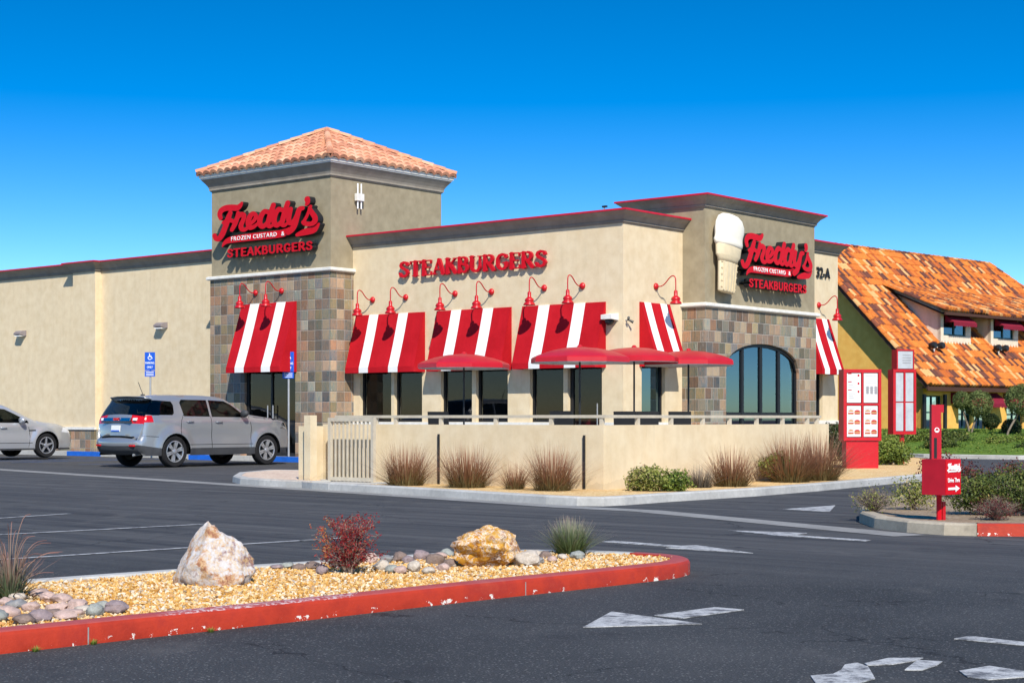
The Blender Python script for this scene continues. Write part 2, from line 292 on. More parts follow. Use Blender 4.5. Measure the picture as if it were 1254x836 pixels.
class MB:
    def __init__(s): s.v = []; s.f = []; s.m = []; s.t = []; s.uv = None
    def add(s, vs, fs, mi=0, tint=None):
        b = len(s.v); s.v += [tuple(x) for x in vs]; s.f += [tuple(i+b for i in f) for f in fs]; s.m += [mi]*len(fs)
        if tint is not None: s.t += [tint]*len(vs) if not isinstance(tint, list) else tint
        return s
    def box(s, x0, x1, y0, y1, z0, z1, mi=0, tint=None):
        v = [(x, y, z) for z in (z0, z1) for y in (y0, y1) for x in (x0, x1)]
        return s.add(v, [(0, 2, 3, 1), (4, 5, 7, 6), (0, 1, 5, 4), (2, 6, 7, 3), (0, 4, 6, 2), (1, 3, 7, 5)], mi, tint)
    def tube(s, pts, r, n=8, mi=0, tint=None, cap=True):
        pts = [Vector(p) for p in pts]; rs = r if isinstance(r, (list, tuple)) else [r]*len(pts)
        vs = []; fs = []; up = None
        for i, p in enumerate(pts):
            d = (pts[min(i+1, len(pts)-1)] - pts[max(i-1, 0)]).normalized()
            if up is None: up = d.orthogonal().normalized()
            a = (up - d*up.dot(d)).normalized(); up = a; b = d.cross(a)
            for j in range(n):
                t = 2*pi*j/n; vs.append(p + (a*cos(t) + b*sin(t))*rs[i])
        for i in range(len(pts)-1):
            for j in range(n): fs.append((i*n+j, i*n+(j+1) % n, (i+1)*n+(j+1) % n, (i+1)*n+j))
        if cap: fs += [tuple(reversed(range(n))), tuple(range((len(pts)-1)*n, len(pts)*n))]
        tt = [tint[i] for i in range(len(pts)) for _ in range(n)] if isinstance(tint, list) else tint
        return s.add(vs, fs, mi, tt)
    def lathe(s, prof, n=20, c=(0, 0, 0), axis='z', mi=0, ph=0, cap=False):
        vs = []; fs = []
        for r, h in prof:
            for j in range(n):
                t = 2*pi*j/n+ph; a, b = r*cos(t), r*sin(t)
                vs.append({'z': (c[0]+a, c[1]+b, c[2]+h), 'y': (c[0]+a, c[1]+h, c[2]+b), 'x': (c[0]+h, c[1]+a, c[2]+b)}[axis])
        for i in range(len(prof)-1):
            for j in range(n):
                q = (i*n+j, i*n+(j+1) % n, (i+1)*n+(j+1) % n, (i+1)*n+j); fs.append(q if axis != 'y' else q[::-1])
        if cap: fs += [tuple(reversed(range(n))), tuple(range((len(prof)-1)*n, len(prof)*n))]
        return s.add(vs, fs, mi)
    def prism(s, poly, z0, z1, mi=0, top=True, bottom=False, mtop=None):
        n = len(poly); v = [(p[0], p[1], z0) for p in poly] + [(p[0], p[1], z1) for p in poly]
        s.add(v, [(i, (i+1) % n, n+(i+1) % n, n+i) for i in range(n)], mi)
        tr = tessellate_polygon([[Vector((p[0], p[1], 0)) for p in poly]])
        if top: s.add([(p[0], p[1], z1) for p in poly], [t for t in tr], mi if mtop is None else mtop)
        if bottom: s.add([(p[0], p[1], z0) for p in poly], [t[::-1] for t in tr], mi)
        return s
    def quad(s, a, b, c, d, mi=0, tint=None): return s.add([a, b, c, d], [(0, 1, 2, 3)], mi, tint)
    def sweep(s, path, prof, closed=False, mi=0, caps=True, mis=None):
        """prof: (offset to the right-hand side, z) ; path: xy list, mitred"""
        P = [Vector((p[0], p[1])) for p in path]; n = len(P); vs = []
        for i, p in enumerate(P):
            d0 = (P[i]-P[i-1]).normalized() if (i > 0 or closed) else None
            d1 = (P[(i+1) % n]-P[i]).normalized() if (i < n-1 or closed) else None
            d0 = d0 or d1; d1 = d1 or d0
            n0 = Vector((d0.y, -d0.x)); n1 = Vector((d1.y, -d1.x)); m = (n0+n1)
            m = n0 if m.length < 1e-4 else m.normalized(); k = 1/max(.35, m.dot(n0))
            for o, z in prof: q = p+m*o*k; vs.append((q.x, q.y, z))
        L = len(prof); b = len(s.v); s.v += vs
        for i in range(n if closed else n-1):
            for j in range(L-1):
                a = i*L+j; c = ((i+1) % n)*L+j
                s.f.append(tuple(b+x for x in (a, c, c+1, a+1))); s.m.append(mis[j] if mis else mi)
        if caps and not closed:
            s.f += [tuple(b+x for x in range(L)), tuple(b+x for x in reversed(range((n-1)*L, n*L)))]; s.m += [mi, mi]
        return s
    def xf(s, mat, start=0):
        for i in range(start, len(s.v)): s.v[i] = tuple(mat @ Vector(s.v[i]))
        return s
    def mesh(s, name):
        me = bpy.data.meshes.new(name); me.from_pydata(s.v, [], s.f)
        me.polygons.foreach_set('material_index', s.m)
        if s.t and len(s.t) == len(s.v):
            a = me.attributes.new('tint', 'FLOAT', 'POINT'); a.data.foreach_set('value', s.t)
        if s.uv:
            l = me.uv_layers.new(name='UVMap'); l.data.foreach_set('uv', [c for uv in s.uv for c in uv])
        me.update(); return me
    def build(s, name, mats, parent=None, loc=None, rot=0, smooth=False, fix=True):
        me = s.mesh(name)
        if fix:
            bm = bmesh.new(); bm.from_mesh(me); bmesh.ops.recalc_face_normals(bm, faces=bm.faces); bm.to_mesh(me); bm.free()
        return obj_(name, me, mats, parent, loc, rot, smooth)
def sm_angle(o, deg=35):
    o.data.shade_smooth()
    try: o.data.set_sharp_from_angle(angle=radians(deg))
    except Exception: pass
    return o
def catmull(pts, k=5):
    out = []; n = len(pts)
    for i in range(n-1):
        p = [pts[max(i-1, 0)], pts[i], pts[i+1], pts[min(i+2, n-1)]]
        for j in range(k):
            t = j/k; out.append(tuple(.5*(2*b+(c-a)*t+(2*a-5*b+4*c-d)*t*t+(3*b-a-3*c+d)*t**3) for a, b, c, d in zip(*p)))
    out.append(tuple(pts[-1])); return out
# ------------------------------------------------------------ ground, roads, kerbs
mb = MB(); mb.quad((-900, -120, 0), (900, -120, 0), (900, 1500, 0), (-900, 1500, 0)); tag(mb.build('asphalt_ground', 'asphalt'), None, None, kind='structure')
def struct(name, mb, mats, **k):
    o = mb.build(name, mats, **k); tag(o, None, None, kind='structure'); return o
def strip(mb, pts, wd, z, mi=0, z0=None):
    pts = [Vector((p[0], p[1])) for p in pts]
    for a, b in zip(pts, pts[1:]):
        d = (b-a).normalized(); n = Vector((-d.y, d.x))*wd/2
        c = [a-n, b-n, b+n, a+n]; mb.add([(p.x, p.y, z) for p in c], [(0, 1, 2, 3)], mi)
def strip_path(mb, pts, wd, z, mi=0):
    mb.sweep(pts, [(-wd/2, z), (wd/2, z)], mi=mi, caps=False)
# concrete gutter that runs along the front of the lot and across the drive-through mouth
mb = MB(); strip_path(mb, [(-24, 52.4), (-11.4, 36.8), (-4.85, 28.5), (-2.75, 25.85), (.7, 21.35), (1.68, 20.4), (3.55, 16.75), (3.9, 16.1)], .42, .004)
struct('gutter_concrete', mb, 'concrete_dark')
# patio and front gravel bed
bed_outer = [(-2.94, 26.33), (-1.49, 24.55), (-.4, 23.1), (.45, 22.0), (.85, 21.62), (1.2, 21.55), (1.5, 21.8), (2.15, 22.65), (3.6, 24.3), (4.85, 26.04), (6.16, 28.09), (7.47, 30.09), (8.6, 32.2), (9.6, 35), (10.3, 38.5), (10.9, 42), (11, 47)]
KP = [(0, -.02), (-.012, .10), (-.035, .12), (-.16, .12), (-.16, 0)]
mb = MB(); mb.sweep(bed_outer, KP); o = struct('kerb_bed', mb, 'concrete')
inner = [(-2.86, 26.5), (-1.36, 24.68), (-.28, 23.2), (.5, 22.2), (.85, 21.8), (1.15, 21.72), (1.4, 21.92), (2.02, 22.76), (3.47, 24.4), (4.7, 26.15), (6.02, 28.2), (7.33, 30.2), (8.45, 32.3), (9.45, 35), (10.15, 38.5), (10.75, 42), (10.85, 47)]
mb = MB(); mb.prism(inner + [(6, 50), (2, 40), (-1.2, 30), (-2.2, 27.3)], -.02, .10); struct('gravel_bed_ground', mb, 'gravel_bed')
# landing of concrete at the gate and the little gravel island left of it
mb = MB(); mb.prism([(-3.25, 26.75), (-2.94, 26.33), (-2.55, 26.1), (-1.9, 26.4), (-2.0, 27.5), (-3.8, 32), (-3.6, 27.4)], -.02, .105); struct('gate_landing_path', mb, 'concrete')
isl = [(-5.05, 29.7), (-4.75, 28.7), (-4.3, 28.0), (-3.75, 27.4), (-3.25, 26.95), (-2.98, 27.2), (-3.1, 27.9), (-4.1, 32.9), (-4.9, 33.2), (-5.25, 31.5)]
mb = MB(); mb.sweep(isl, KP, closed=True); struct('kerb_island', mb, 'concrete')
mb = MB(); mb.prism([(x*.965-.15, y*.985+.46) for x, y in isl], -.02, .115); struct('island_gravel_ground', mb, 'pink_gravel')
# pavement along the building with a blue painted kerb
sw = [bf(-24, .25), bf(-5.2, .25), bf(-5.2, -.5), bf(1.5, -.5), bf(1.5, 3), bf(-24, 3)]
mb = MB(); mb.prism([(p.x, p.y) for p in sw], -.02, .13); struct('pavement', mb, 'concrete')
mb = MB()
for a, b, v in ((-11.9, -10.2, .25), (-5.15, -3.9, -.5), (-1.7, 1.45, -.5)):
    q = [bf(a, v-.012), bf(b, v-.012), bf(b, v+.16), bf(a, v+.16)]; mb.prism([(p.x, p.y) for p in q], 0, .138)
struct('blue_kerb', mb, 'blue_kerb')
# painted stall lines
mb = MB()
for a, b in (((-9, 13.7), (-5.33, 19.81)), ((-7.5, 13.9), (-3.36, 17.82)), ((-6.2, 11.4), (-1.76, 15.66)), ((-1.98, 15.4), (-1.5, 15.9))): strip(mb, [a, b], .085, .006)
struct('stall_lines_road', mb, 'road_paint')
mb = MB()
for u in (-3.1, -6.0, -8.7, -11.6): strip(mb, [bf(u, -5.6), bf(u, -.7)], .1, .006)
for k in range(6): strip(mb, [bf(-8.6, -5.2+k*.8), bf(-6.1, -4.6+k*.8)], .1, .005)
struct('blue_stall_lines_road', mb, 'road_paint_blue')
mb = MB()
for pts in ([(.39, 9.03), (1.06, 9.18), (.59, 9.76)], [(.83, 9.58), (.98, 9.44), (1.39, 9.86), (1.23, 9.99)],
            [(.84, 15.3), (1.44, 14.68), (1.36, 14.55), (2.05, 14.0), (1.68, 14.86), (1.52, 14.8), (.95, 15.42)],
            [(2.22, 16.84), (2.67, 15.99), (2.95, 16.45)], [(2.79, 16.15), (2.70, 16.02), (3.30, 15.38), (3.38, 15.5)],
            [(3.43, 20.79), (3.6, 20.55), (3.9, 20.21), (4.26, 21.68)],
            [(1.31, 7.06), (1.48, 7.1), (1.60, 7.25), (1.645, 7.6), (1.62, 7.72), (1.55, 7.66), (1.50, 7.50), (1.44, 7.38), (1.33, 7.33)],
            [(1.65, 7.70), (1.65, 7.64), (1.77, 7.67), (1.91, 7.79), (1.97, 7.88), (1.8, 7.87)], [(1.79, 7.5), (1.87, 7.5), (1.97, 7.64), (2.03, 7.76), (1.92, 7.8)],
            [(2.03, 7.47), (2.02, 7.3), (2.09, 7.22), (2.28, 7.30), (2.33, 7.45), (2.21, 7.62)], [(2.3, 8.56), (2.43, 8.45), (2.95, 8.0), (3.0, 8.12), (2.61, 8.45), (2.41, 8.67)]):
    mb.prism(pts, .002, .0065)
struct('road_arrows_and_letters', mb, 'road_paint')
# drive-through island on the right, kerb partly red
ri = [(12, 31.2), (9, 28), (6.3, 24), (4.7, 21), (4.05, 19.2), (3.84, 18.2), (3.8, 17.3), (3.98, 16.6), (4.25, 16.2), (4.54, 16.08)]
mb = MB(); mb.sweep(list(reversed(ri)), [(-o, z) for o, z in KP]) if False else mb.sweep(ri, [(-o, z) for o, z in KP] if False else [(0, -.02), (-.012, .10), (-.035, .12), (-.16, .12), (-.16, 0)][:]); 
# the outline runs clockwise seen from above, so the inside lies to the left: offsets are negative
struct('kerb_drive_island', mb, 'concrete_tan')
mb = MB(); mb.sweep([(4.55, 16.08), (5.0, 16.02), (12, 16.0), (20, 16.3)], KP); struct('kerb_drive_island_red', mb, 'kerb_red')
mb = MB(); mb.prism([(4.3, 16.4), (4.6, 16.24), (5, 16.18), (12, 16.16), (20, 16.45), (20, 32), (12.2, 31), (9.1, 27.9), (6.4, 23.9), (4.85, 20.9), (4.2, 19.2), (3.99, 18.2), (3.95, 17.3), (4.1, 16.7)], -.02, .10); struct('island_soil_ground', mb, 'soil')
# lawn of the restaurant next door: one gently rising sheet behind its kerb
lk = [(10.9, 50), (11.9, 47.6), (14.1, 45.8), (19, 45.2), (40, 45)]
mb = MB(); mb.sweep(lk, KP); struct('kerb_lawn', mb, 'concrete')
mb = MB(); gx, gy = 40, 24
for j in range(gy+1):
    for i in range(gx+1):
        x = 10.9+i*.9; y = max(45.3, 50.2-1.1*(x-10.9) if x < 15 else 45.3)+j*1.0
        d = j/24; mb.v.append((x, y, .10+.62*min(1, d*2.1)**.8+.05*noise.noise((x*.4, y*.4, 0))*min(1, j/3)))
mb.f = [(j*(gx+1)+i, j*(gx+1)+i+1, (j+1)*(gx+1)+i+1, (j+1)*(gx+1)+i) for j in range(gy) for i in range(gx)]; mb.m = [0]*len(mb.f)
struct('lawn_ground', mb, 'lawn', smooth=True)
# foreground island
fi_front = [(-4.3, 6.25), (-2.5, 8.03), (-1.95, 8.59), (-1.23, 9.31), (-.32, 10.28), (.46, 11.07), (1.08, 11.72), (1.25, 11.98), (1.32, 12.2), (1.30, 12.45), (1.17, 12.68), (.98, 12.83)]
fi_back = [(.98, 12.83), (.6, 13.0), (.1, 13.08), (-.43, 12.86), (-1.0, 12.42), (-1.69, 11.84), (-2.4, 11.33), (-3.16, 10.64), (-5.6, 8.3)]
KR = [(0, -.02), (0, .085), (-.012, .104), (-.032, .112), (-.14, .112), (-.15, .1), (-.15, 0)]
mb = MB(); fs = [tuple(p) for p in catmull(fi_front, 4)]; mb.sweep(fs, KR)
o = struct('kerb_red_front', mb, 'kerb_red'); sm_angle(o, 50)
mb = MB()
for i in (6, 18, 30, 40):     # expansion joints as thin proud-edged grooves
    a = Vector(fs[i]); d = (Vector(fs[i+1])-a).normalized(); n = Vector((d.y, -d.x))
    pts = [a+n*.0015-d*.004, a+n*.0015+d*.004]
    mb.add([(pts[0].x, pts[0].y, 0), (pts[1].x, pts[1].y, 0), (pts[1].x, pts[1].y, .088), (pts[0].x, pts[0].y, .088)], [(0, 1, 2, 3)])
struct('kerb_joints', mb, 'concrete_dark')
mb = MB(); mb.sweep(fi_back, KR); struct('kerb_back', mb, 'concrete')
fi_poly = [(x*1-.1, y+.1) for x, y in fi_front[:-3]] + [(1.2, 12.4), (.9, 12.7), (.5, 12.87), (.1, 12.93), (-.36, 12.7), (-.95, 12.28), (-1.62, 11.7), (-2.33, 11.19), (-3.08, 10.5), (-5.5, 8.15)]
mb = MB(); mb.prism(fi_poly, -.02, .088); struct('island_gravel_base', mb, 'gravel_base')
def inside(poly, x, y):
    c = False; n = len(poly)
    for i in range(n):
        x1, y1 = poly[i][:2]; x2, y2 = poly[i-1][:2]
        if (y1 > y) != (y2 > y) and x < (x2-x1)*(y-y1)/(y2-y1)+x1: c = not c
    return c
def mound(x, y): return .092+.012*noise.noise((x*2.2, y*2.2, 1))
rnd = random.Random(3)
def scatter_chips(poly, n, smin, smax, zf, name, mat, xr, yr, dens=None):
    mb = MB(); k = 0
    while k < n:
        x = rnd.uniform(*xr); y = rnd.uniform(*yr)
        if not inside(poly, x, y): continue
        k += 1
        s = rnd.uniform(smin, smax); R = Matrix.Rotation(rnd.uniform(0, 6.3), 3, Vector((rnd.gauss(0, 1), rnd.gauss(0, 1), rnd.gauss(0, 1)+.01)).normalized())
        q = [R @ Vector(p) for p in ((s*rnd.uniform(.7, 1.2), 0, 0), (-s*rnd.uniform(.7, 1.2), 0, 0), (0, s*rnd.uniform(.5, 1), 0), (0, -s*rnd.uniform(.5, 1), 0), (0, 0, s*rnd.uniform(.3, .7)), (0, 0, -s*rnd.uniform(.3, .7)))]
        z = zf(x, y)+rnd.uniform(-.2, .55)*s
        mb.add([(x+p.x, y+p.y, z+p.z) for p in q], [(0, 2, 4), (2, 1, 4), (1, 3, 4), (3, 0, 4), (2, 0, 5), (1, 2, 5), (3, 1, 5), (0, 3, 5)], 0, rnd.random())
    o = mb.build(name, mat, fix=False); tag(o, None, None, kind='stuff'); return o
o = scatter_chips(fi_poly, 30000, .009, .021, mound, 'gravel', 'chips', (-4.4, 1.4), (6.6, 13)); o['label'] = 'golden yellow gravel chips covering the kerbed island in the foreground'
# ------------------------------------------------------------ the burger restaurant
BR = empty('restaurant_building', P0, ROT, 'long tan stucco burger restaurant with a tile roofed corner tower and slate tile cladding', 'building')
def bp(name, mb, mats, parent=BR, **k): return mb.build(name, mats, parent, **k)
def wall(mb, ax, pl, h0, h1, z0, z1, holes=(), th=.25, sgn=None, mi=0):
    """ax 'v': plane v=pl facing -v ; ax 'u': plane u=pl facing +u. holes: (a,b,za,zb)"""
    hs = sorted({h0, h1, *[x for q in holes for x in q[:2] if h0 < x < h1]}); zs = sorted({z0, z1, *[x for q in holes for x in q[2:] if z0 < x < z1]})
    d = (th if ax == 'v' else -th) * (sgn or 1)
    def pt(h, z, k): return (h, pl+k*d, z) if ax == 'v' else (pl+k*d, h, z)
    def solid(i, j):
        if i < 0 or j < 0 or i >= len(hs)-1 or j >= len(zs)-1: return False
        a = (hs[i]+hs[i+1])/2; b = (zs[j]+zs[j+1])/2
        return not any(q[0] < a < q[1] and q[2] < b < q[3] for q in holes)
    for i in range(len(hs)-1):
        for j in range(len(zs)-1):
            if not solid(i, j): continue
            a, b, c, e = hs[i], hs[i+1], zs[j], zs[j+1]
            for k in (0, 1): mb.quad(pt(a, c, k), pt(b, c, k), pt(b, e, k), pt(a, e, k), mi)
            if not solid(i-1, j): mb.quad(pt(a, c, 0), pt(a, c, 1), pt(a, e, 1), pt(a, e, 0), mi)
            if not solid(i+1, j): mb.quad(pt(b, c, 0), pt(b, c, 1), pt(b, e, 1), pt(b, e, 0), mi)
            if not solid(i, j-1): mb.quad(pt(a, c, 0), pt(b, c, 0), pt(b, c, 1), pt(a, c, 1), mi)
            if not solid(i, j+1): mb.quad(pt(a, e, 0), pt(b, e, 0), pt(b, e, 1), pt(a, e, 1), mi)
B0 = .13; TOP = 5.93; TU, TV = -4.76, 4.30; MV = .81; MU = 8.82; T2U = 9.45; T2A, T2B = 3.27, 8.57; BV = 11.0
f1_holes = [(.27, 1.41, 1.06, 2.8), (1.52, 2.5, 1.06, 2.8), (3.15, 4.19, 1.06, 2.8), (4.32, 5.35, 1.06, 2.8), (6.05, 7.07, 1.06, 2.8), (7.2, 8.21, B0, 2.8)]
r_holes = [(1.55, 2.52, 1.06, 2.8)]; rb_holes = [(9.3, 10.15, 1.1, 2.8)]
def stucco_wall(*a, mat='stucco', name='wall', **k):
    mb = MB(); wall(mb, *a, **k); return bp(name, mb, mat)
# left wing with its pilaster
mb = MB(); wall(mb, 'v', .85, -26, TU-.002, B0, TOP-.25); mb.box(-12.12, -10.98, .62, .85, B0, TOP-.25); wing = bp('wall', mb, 'stucco'); wing['label'] = 'long blank tan stucco wall of the left wing'
mb = MB(); mb.box(-26, -12.125, .80, .848, B0, .80); mb.box(-12.15, -10.95, .57, .618, B0, .80); mb.box(-10.975, TU, .80, .848, B0, .80); mb.box(-12.15, -12.122, .62, .80, B0, .80); mb.box(-10.978, -10.95, .62, .80, B0, .80)
bp('stone_wainscot', mb, 'stone')
mb = MB(); mb.box(-26, -12.16, .76, .846, .801, .88); mb.box(-12.19, -10.91, .53, .616, .802, .881); mb.box(-10.90, TU-.003, .76, .846, .801, .88); bp('sill', mb, 'trim')
# main front and right walls
mb = MB(); wall(mb, 'v', MV, .003, MU, .96, TOP-.25, f1_holes); mw = bp('wall', mb, 'stucco'); mw['label'] = 'main tan front wall with three striped awnings'
mb = MB(); wall(mb, 'u', MU-.001, MV+.251, T2A-.002, .96, TOP-.25, r_holes); bp('wall', mb, 'stucco')
mb = MB(); mb.quad((MU, MV, .96), (MU, MV+.251, .96), (MU, MV+.251, TOP-.25), (MU, MV, TOP-.25)); 
mb = MB(); wall(mb, 'v', MV-.02, .003, 7.199, B0, .959, th=.05); bp('stone_wainscot', mb, 'stone'); mb = MB(); wall(mb, 'v', MV-.02, 8.211, MU+.02, B0, .959, th=.05); bp('stone_wainscot', mb, 'stone'); mb = MB(); wall(mb, 'u', MU+.02, MV+.03, T2A-.002, B0, .959, th=.05); bp('stone_wainscot', mb, 'stone'); mb = MB(); wall(mb, 'u', MU+.02, T2B+.002, BV, B0, .999, th=.05); bp('stone_wainscot', mb, 'stone')
mb = MB(); mb.box(MU-.2, T2U-.25, T2B-.25, T2B-.01, B0, 5.6); bp('wall', mb, 'stucco')
mb = MB()
mb.box(.003, 7.19, MV-.08, MV-.002, .962, 1.055); bp('sill', mb, 'trim'); mb = MB(); mb.box(8.22, MU+.07, MV-.08, MV-.002, .962, 1.055); bp('sill', mb, 'trim')
mb = MB(); mb.box(MU+.002, MU+.08, MV-.001, T2A-.004, .962, 1.055); bp('sill', mb, 'trim'); mb = MB(); mb.box(MU+.002, MU+.08, T2B+.004, BV+.06, 1.0, 1.095); bp('sill', mb, 'trim')
mb = MB(); wall(mb, 'u', MU-.001, T2B+.002, BV, 1.0, TOP-.25, rb_holes); mb.box(-26, MU-.002, BV-.25, BV, B0, TOP-.25); bw = bp('wall', mb, 'stucco'); bw['label'] = 'tan rear wall carrying the unit number'
# corner tower
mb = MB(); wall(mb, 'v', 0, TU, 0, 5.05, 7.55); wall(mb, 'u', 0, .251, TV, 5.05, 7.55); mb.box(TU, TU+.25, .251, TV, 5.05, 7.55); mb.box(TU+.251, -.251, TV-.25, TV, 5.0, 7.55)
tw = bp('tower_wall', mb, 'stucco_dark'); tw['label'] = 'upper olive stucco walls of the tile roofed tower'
mb = MB(); wall(mb, 'v', -.03, TU-.03, .03, B0, 4.99, [(-3.35, -1.32, 0, 2.75)], th=.3); wall(mb, 'u', .03, .271, MV+.01, B0, 4.99, th=.3); wall(mb, 'u', TU-.03, .271, .86, B0, 4.99, th=-.3); bp('stone_cladding', mb, 'stone')
mb = MB(); mb.sweep([(TU-.03, .9), (TU-.03, -.03), (.03, -.03), (.03, MV)], [(0, 4.991), (.06, 4.995), (.09, 5.02), (.09, 5.08), (.05, 5.1), (-.05, 5.1)]) 
for i in range(len(mb.v)): pass
def frieze(path, prof, name, mat, closed=False, side=1, mis=None, parent=BR):
    mb = MB(); mb.sweep(path, [(o*side, z) for o, z in prof], closed=closed, mis=mis); return bp(name, mb, mat, parent=parent)
# path runs left to right along the front: outside lies on the right-hand side (-v)
CAPP = [(-.02, 4.991), (.05, 4.995), (.085, 5.02), (.085, 5.08), (.04, 5.10), (-.2, 5.10)]
frieze([(TU-.03, .9), (TU-.03, -.03), (.03, -.03), (.03, MV-.002)], CAPP, 'cap_moulding', 'trim')
TWC = [(TU, TV), (TU, 0), (0, 0), (0, TV)]
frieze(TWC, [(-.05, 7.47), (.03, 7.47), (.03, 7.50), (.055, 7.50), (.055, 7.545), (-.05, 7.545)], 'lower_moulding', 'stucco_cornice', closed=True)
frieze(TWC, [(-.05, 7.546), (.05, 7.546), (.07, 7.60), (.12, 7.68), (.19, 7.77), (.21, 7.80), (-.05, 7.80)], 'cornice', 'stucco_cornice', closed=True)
frieze(TWC, [(-.05, 7.801), (.22, 7.801), (.22, 7.83), (.25, 7.84), (.26, 7.93), (-.05, 7.93)], 'fascia', 'trim', closed=True)
# second tower
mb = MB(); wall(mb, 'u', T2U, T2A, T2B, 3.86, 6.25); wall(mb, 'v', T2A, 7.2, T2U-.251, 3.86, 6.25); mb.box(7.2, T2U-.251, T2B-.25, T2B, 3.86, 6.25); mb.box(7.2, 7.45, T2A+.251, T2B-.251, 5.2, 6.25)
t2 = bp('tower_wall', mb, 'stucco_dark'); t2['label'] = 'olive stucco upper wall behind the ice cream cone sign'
mb = MB(); wall(mb, 'v', T2A-.03, MU+.002, T2U+.03-.31, B0, 3.82, th=.3)
AV0, AV1, AZS, AZT, AZB = 4.18, 7.70, 2.33, 3.02, .72
wall(mb, 'u', T2U+.03, T2A-.03, T2B+.03, B0, 3.82, [(AV0, AV1, AZB, AZT)], th=.3)
N = 24; arc = [(AV0+(AV1-AV0)*i/N, AZS+(AZT-AZS)*sqrt(max(0, 1-(2*i/N-1)**2))**.85) for i in range(N+1)]
for (a, za), (b, zb) in zip(arc, arc[1:]):
    for x in (T2U+.03, T2U-.27): mb.quad((x, a, za), (x, b, zb), (x, b, AZT), (x, a, AZT))
    mb.quad((T2U+.03, a, za), (T2U+.03, b, zb), (T2U-.27, b, zb), (T2U-.27, a, za))
bp('stone_cladding', mb, 'stone2')
frieze([(MU+.002, T2A-.03), (T2U+.03, T2A-.03), (T2U+.03, T2B+.03), (MU+.1, T2B+.03)], [(o, z-1.17) for o, z in CAPP], 'cap_moulding', 'trim')
PARP = [(-.22, 5.66), (.02, 5.66), (.02, 5.685), (.05, 5.69), (.05, 5.725), (.03, 5.73)]
PARC = [(-.22, 5.731), (.045, 5.731), (.07, 5.77), (.12, 5.84), (.21, 5.905), (.225, 5.925), (-.22, 5.925)]
PARR = [(-.24, 5.926), (.245, 5.926), (.255, 5.93), (.255, 5.97), (-.24, 5.975)]
def parapet(path, dz=0, mat='stucco_cornice'):
    frieze(path, [(o, z+dz) for o, z in PARP+[(-.22, 5.73)]], 'lower_moulding', 'stucco_cornice'); frieze(path, [(o, z+dz) for o, z in PARC], 'cornice', 'stucco_cornice')
    frieze(path, [(o, z+dz) for o, z in PARR], 'metal_coping', 'red_metal')
parapet([(-26, .85), (-12.12, .85), (-12.12, .62), (-10.98, .62), (-10.98, .85), (TU-.002, .85)])
parapet([(.003, MV), (MU, MV), (MU, T2A-.002)])
parapet([(MU, T2B+.002), (MU, BV), (2, BV)])
parapet([(7.2, T2B), (7.2, T2A), (T2U, T2A), (T2U, T2B), (7.2, T2B)], .55)
mb = MB(); mb.box(-26, MU-.26, 1.12, BV-.26, 5.2, 5.4); mb.box(7.46, T2U-.26, T2A+.26, T2B-.26, 6.0, 6.1); bp('flat_roof', mb, 'concrete_dark')
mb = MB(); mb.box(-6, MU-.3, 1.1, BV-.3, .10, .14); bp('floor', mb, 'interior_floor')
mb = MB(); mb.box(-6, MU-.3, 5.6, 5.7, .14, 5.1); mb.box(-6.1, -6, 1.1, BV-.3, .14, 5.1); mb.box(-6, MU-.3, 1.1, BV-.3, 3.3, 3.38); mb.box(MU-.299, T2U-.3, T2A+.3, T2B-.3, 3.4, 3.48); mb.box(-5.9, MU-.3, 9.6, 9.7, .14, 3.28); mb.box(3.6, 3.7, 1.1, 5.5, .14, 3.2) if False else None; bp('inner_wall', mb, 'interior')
# windows: frame, pane
def window(ax, pl, q, mull=0, name='window', gl='glass', dep=.10, fw=.055, parent=BR, fm='black', transom=None):
    h0, h1, z0, z1 = q; s = 1 if ax == 'v' else -1; a, b = pl+s*dep, pl+s*(dep+.07)
    lo, hi = min(a, b), max(a, b); mb = MB()
    def bx(p, r, c, d): mb.box(p, r, lo, hi, c, d) if ax == 'v' else mb.box(lo, hi, p, r, c, d)
    bx(h0+.002, h0+fw, z0+.002, z1-.002); bx(h1-fw, h1-.002, z0+.002, z1-.002); bx(h0+fw, h1-fw, z0+.002, z0+fw); bx(h0+fw, h1-fw, z1-fw, z1-.002)
    for i in range(mull): m = h0+(h1-h0)*(i+1)/(mull+1); bx(m-.03, m+.03, z0+fw, z1-fw)
    if transom: bx(h0+fw, h1-fw, transom-.03, transom+.03)
    f = bp(name, mb, fm, parent=parent); mb = MB(); m = (lo+hi)/2
    if ax == 'v': mb.quad((h0+fw, m, z0+fw), (h1-fw, m, z0+fw), (h1-fw, m, z1-fw), (h0+fw, m, z1-fw))
    else: mb.quad((m, h0+fw, z0+fw), (m, h1-fw, z0+fw), (m, h1-fw, z1-fw), (m, h0+fw, z1-fw))
    mb.build('pane', gl, f); return f
for q in f1_holes[:5]: window('v', MV, q)
d = window('v', MV, f1_holes[5], name='door', fw=.09); d['label'] = 'glass patio door right of the third awning window'
mb = MB(); mb.tube([(8.04, MV+.05, .95), (8.04, MV+.05, 1.5)], .015); mb.build('handle', 'grey_metal', d)
window('u', MU, r_holes[0], gl='glass_blue'); window('u', MU, rb_holes[0], gl='glass_blue')
d = window('v', 0, (-3.35, -1.32, B0, 2.75), mull=1, name='entrance_door', dep=.05, fw=.09); d['label'] = 'dark double glass entrance door under the tower awning'
mb = MB()
for u in (-2.44, -2.23): mb.tube([(u, 0, .9), (u, 0, 1.5)], .016)
mb.build('handle', 'grey_metal', d)
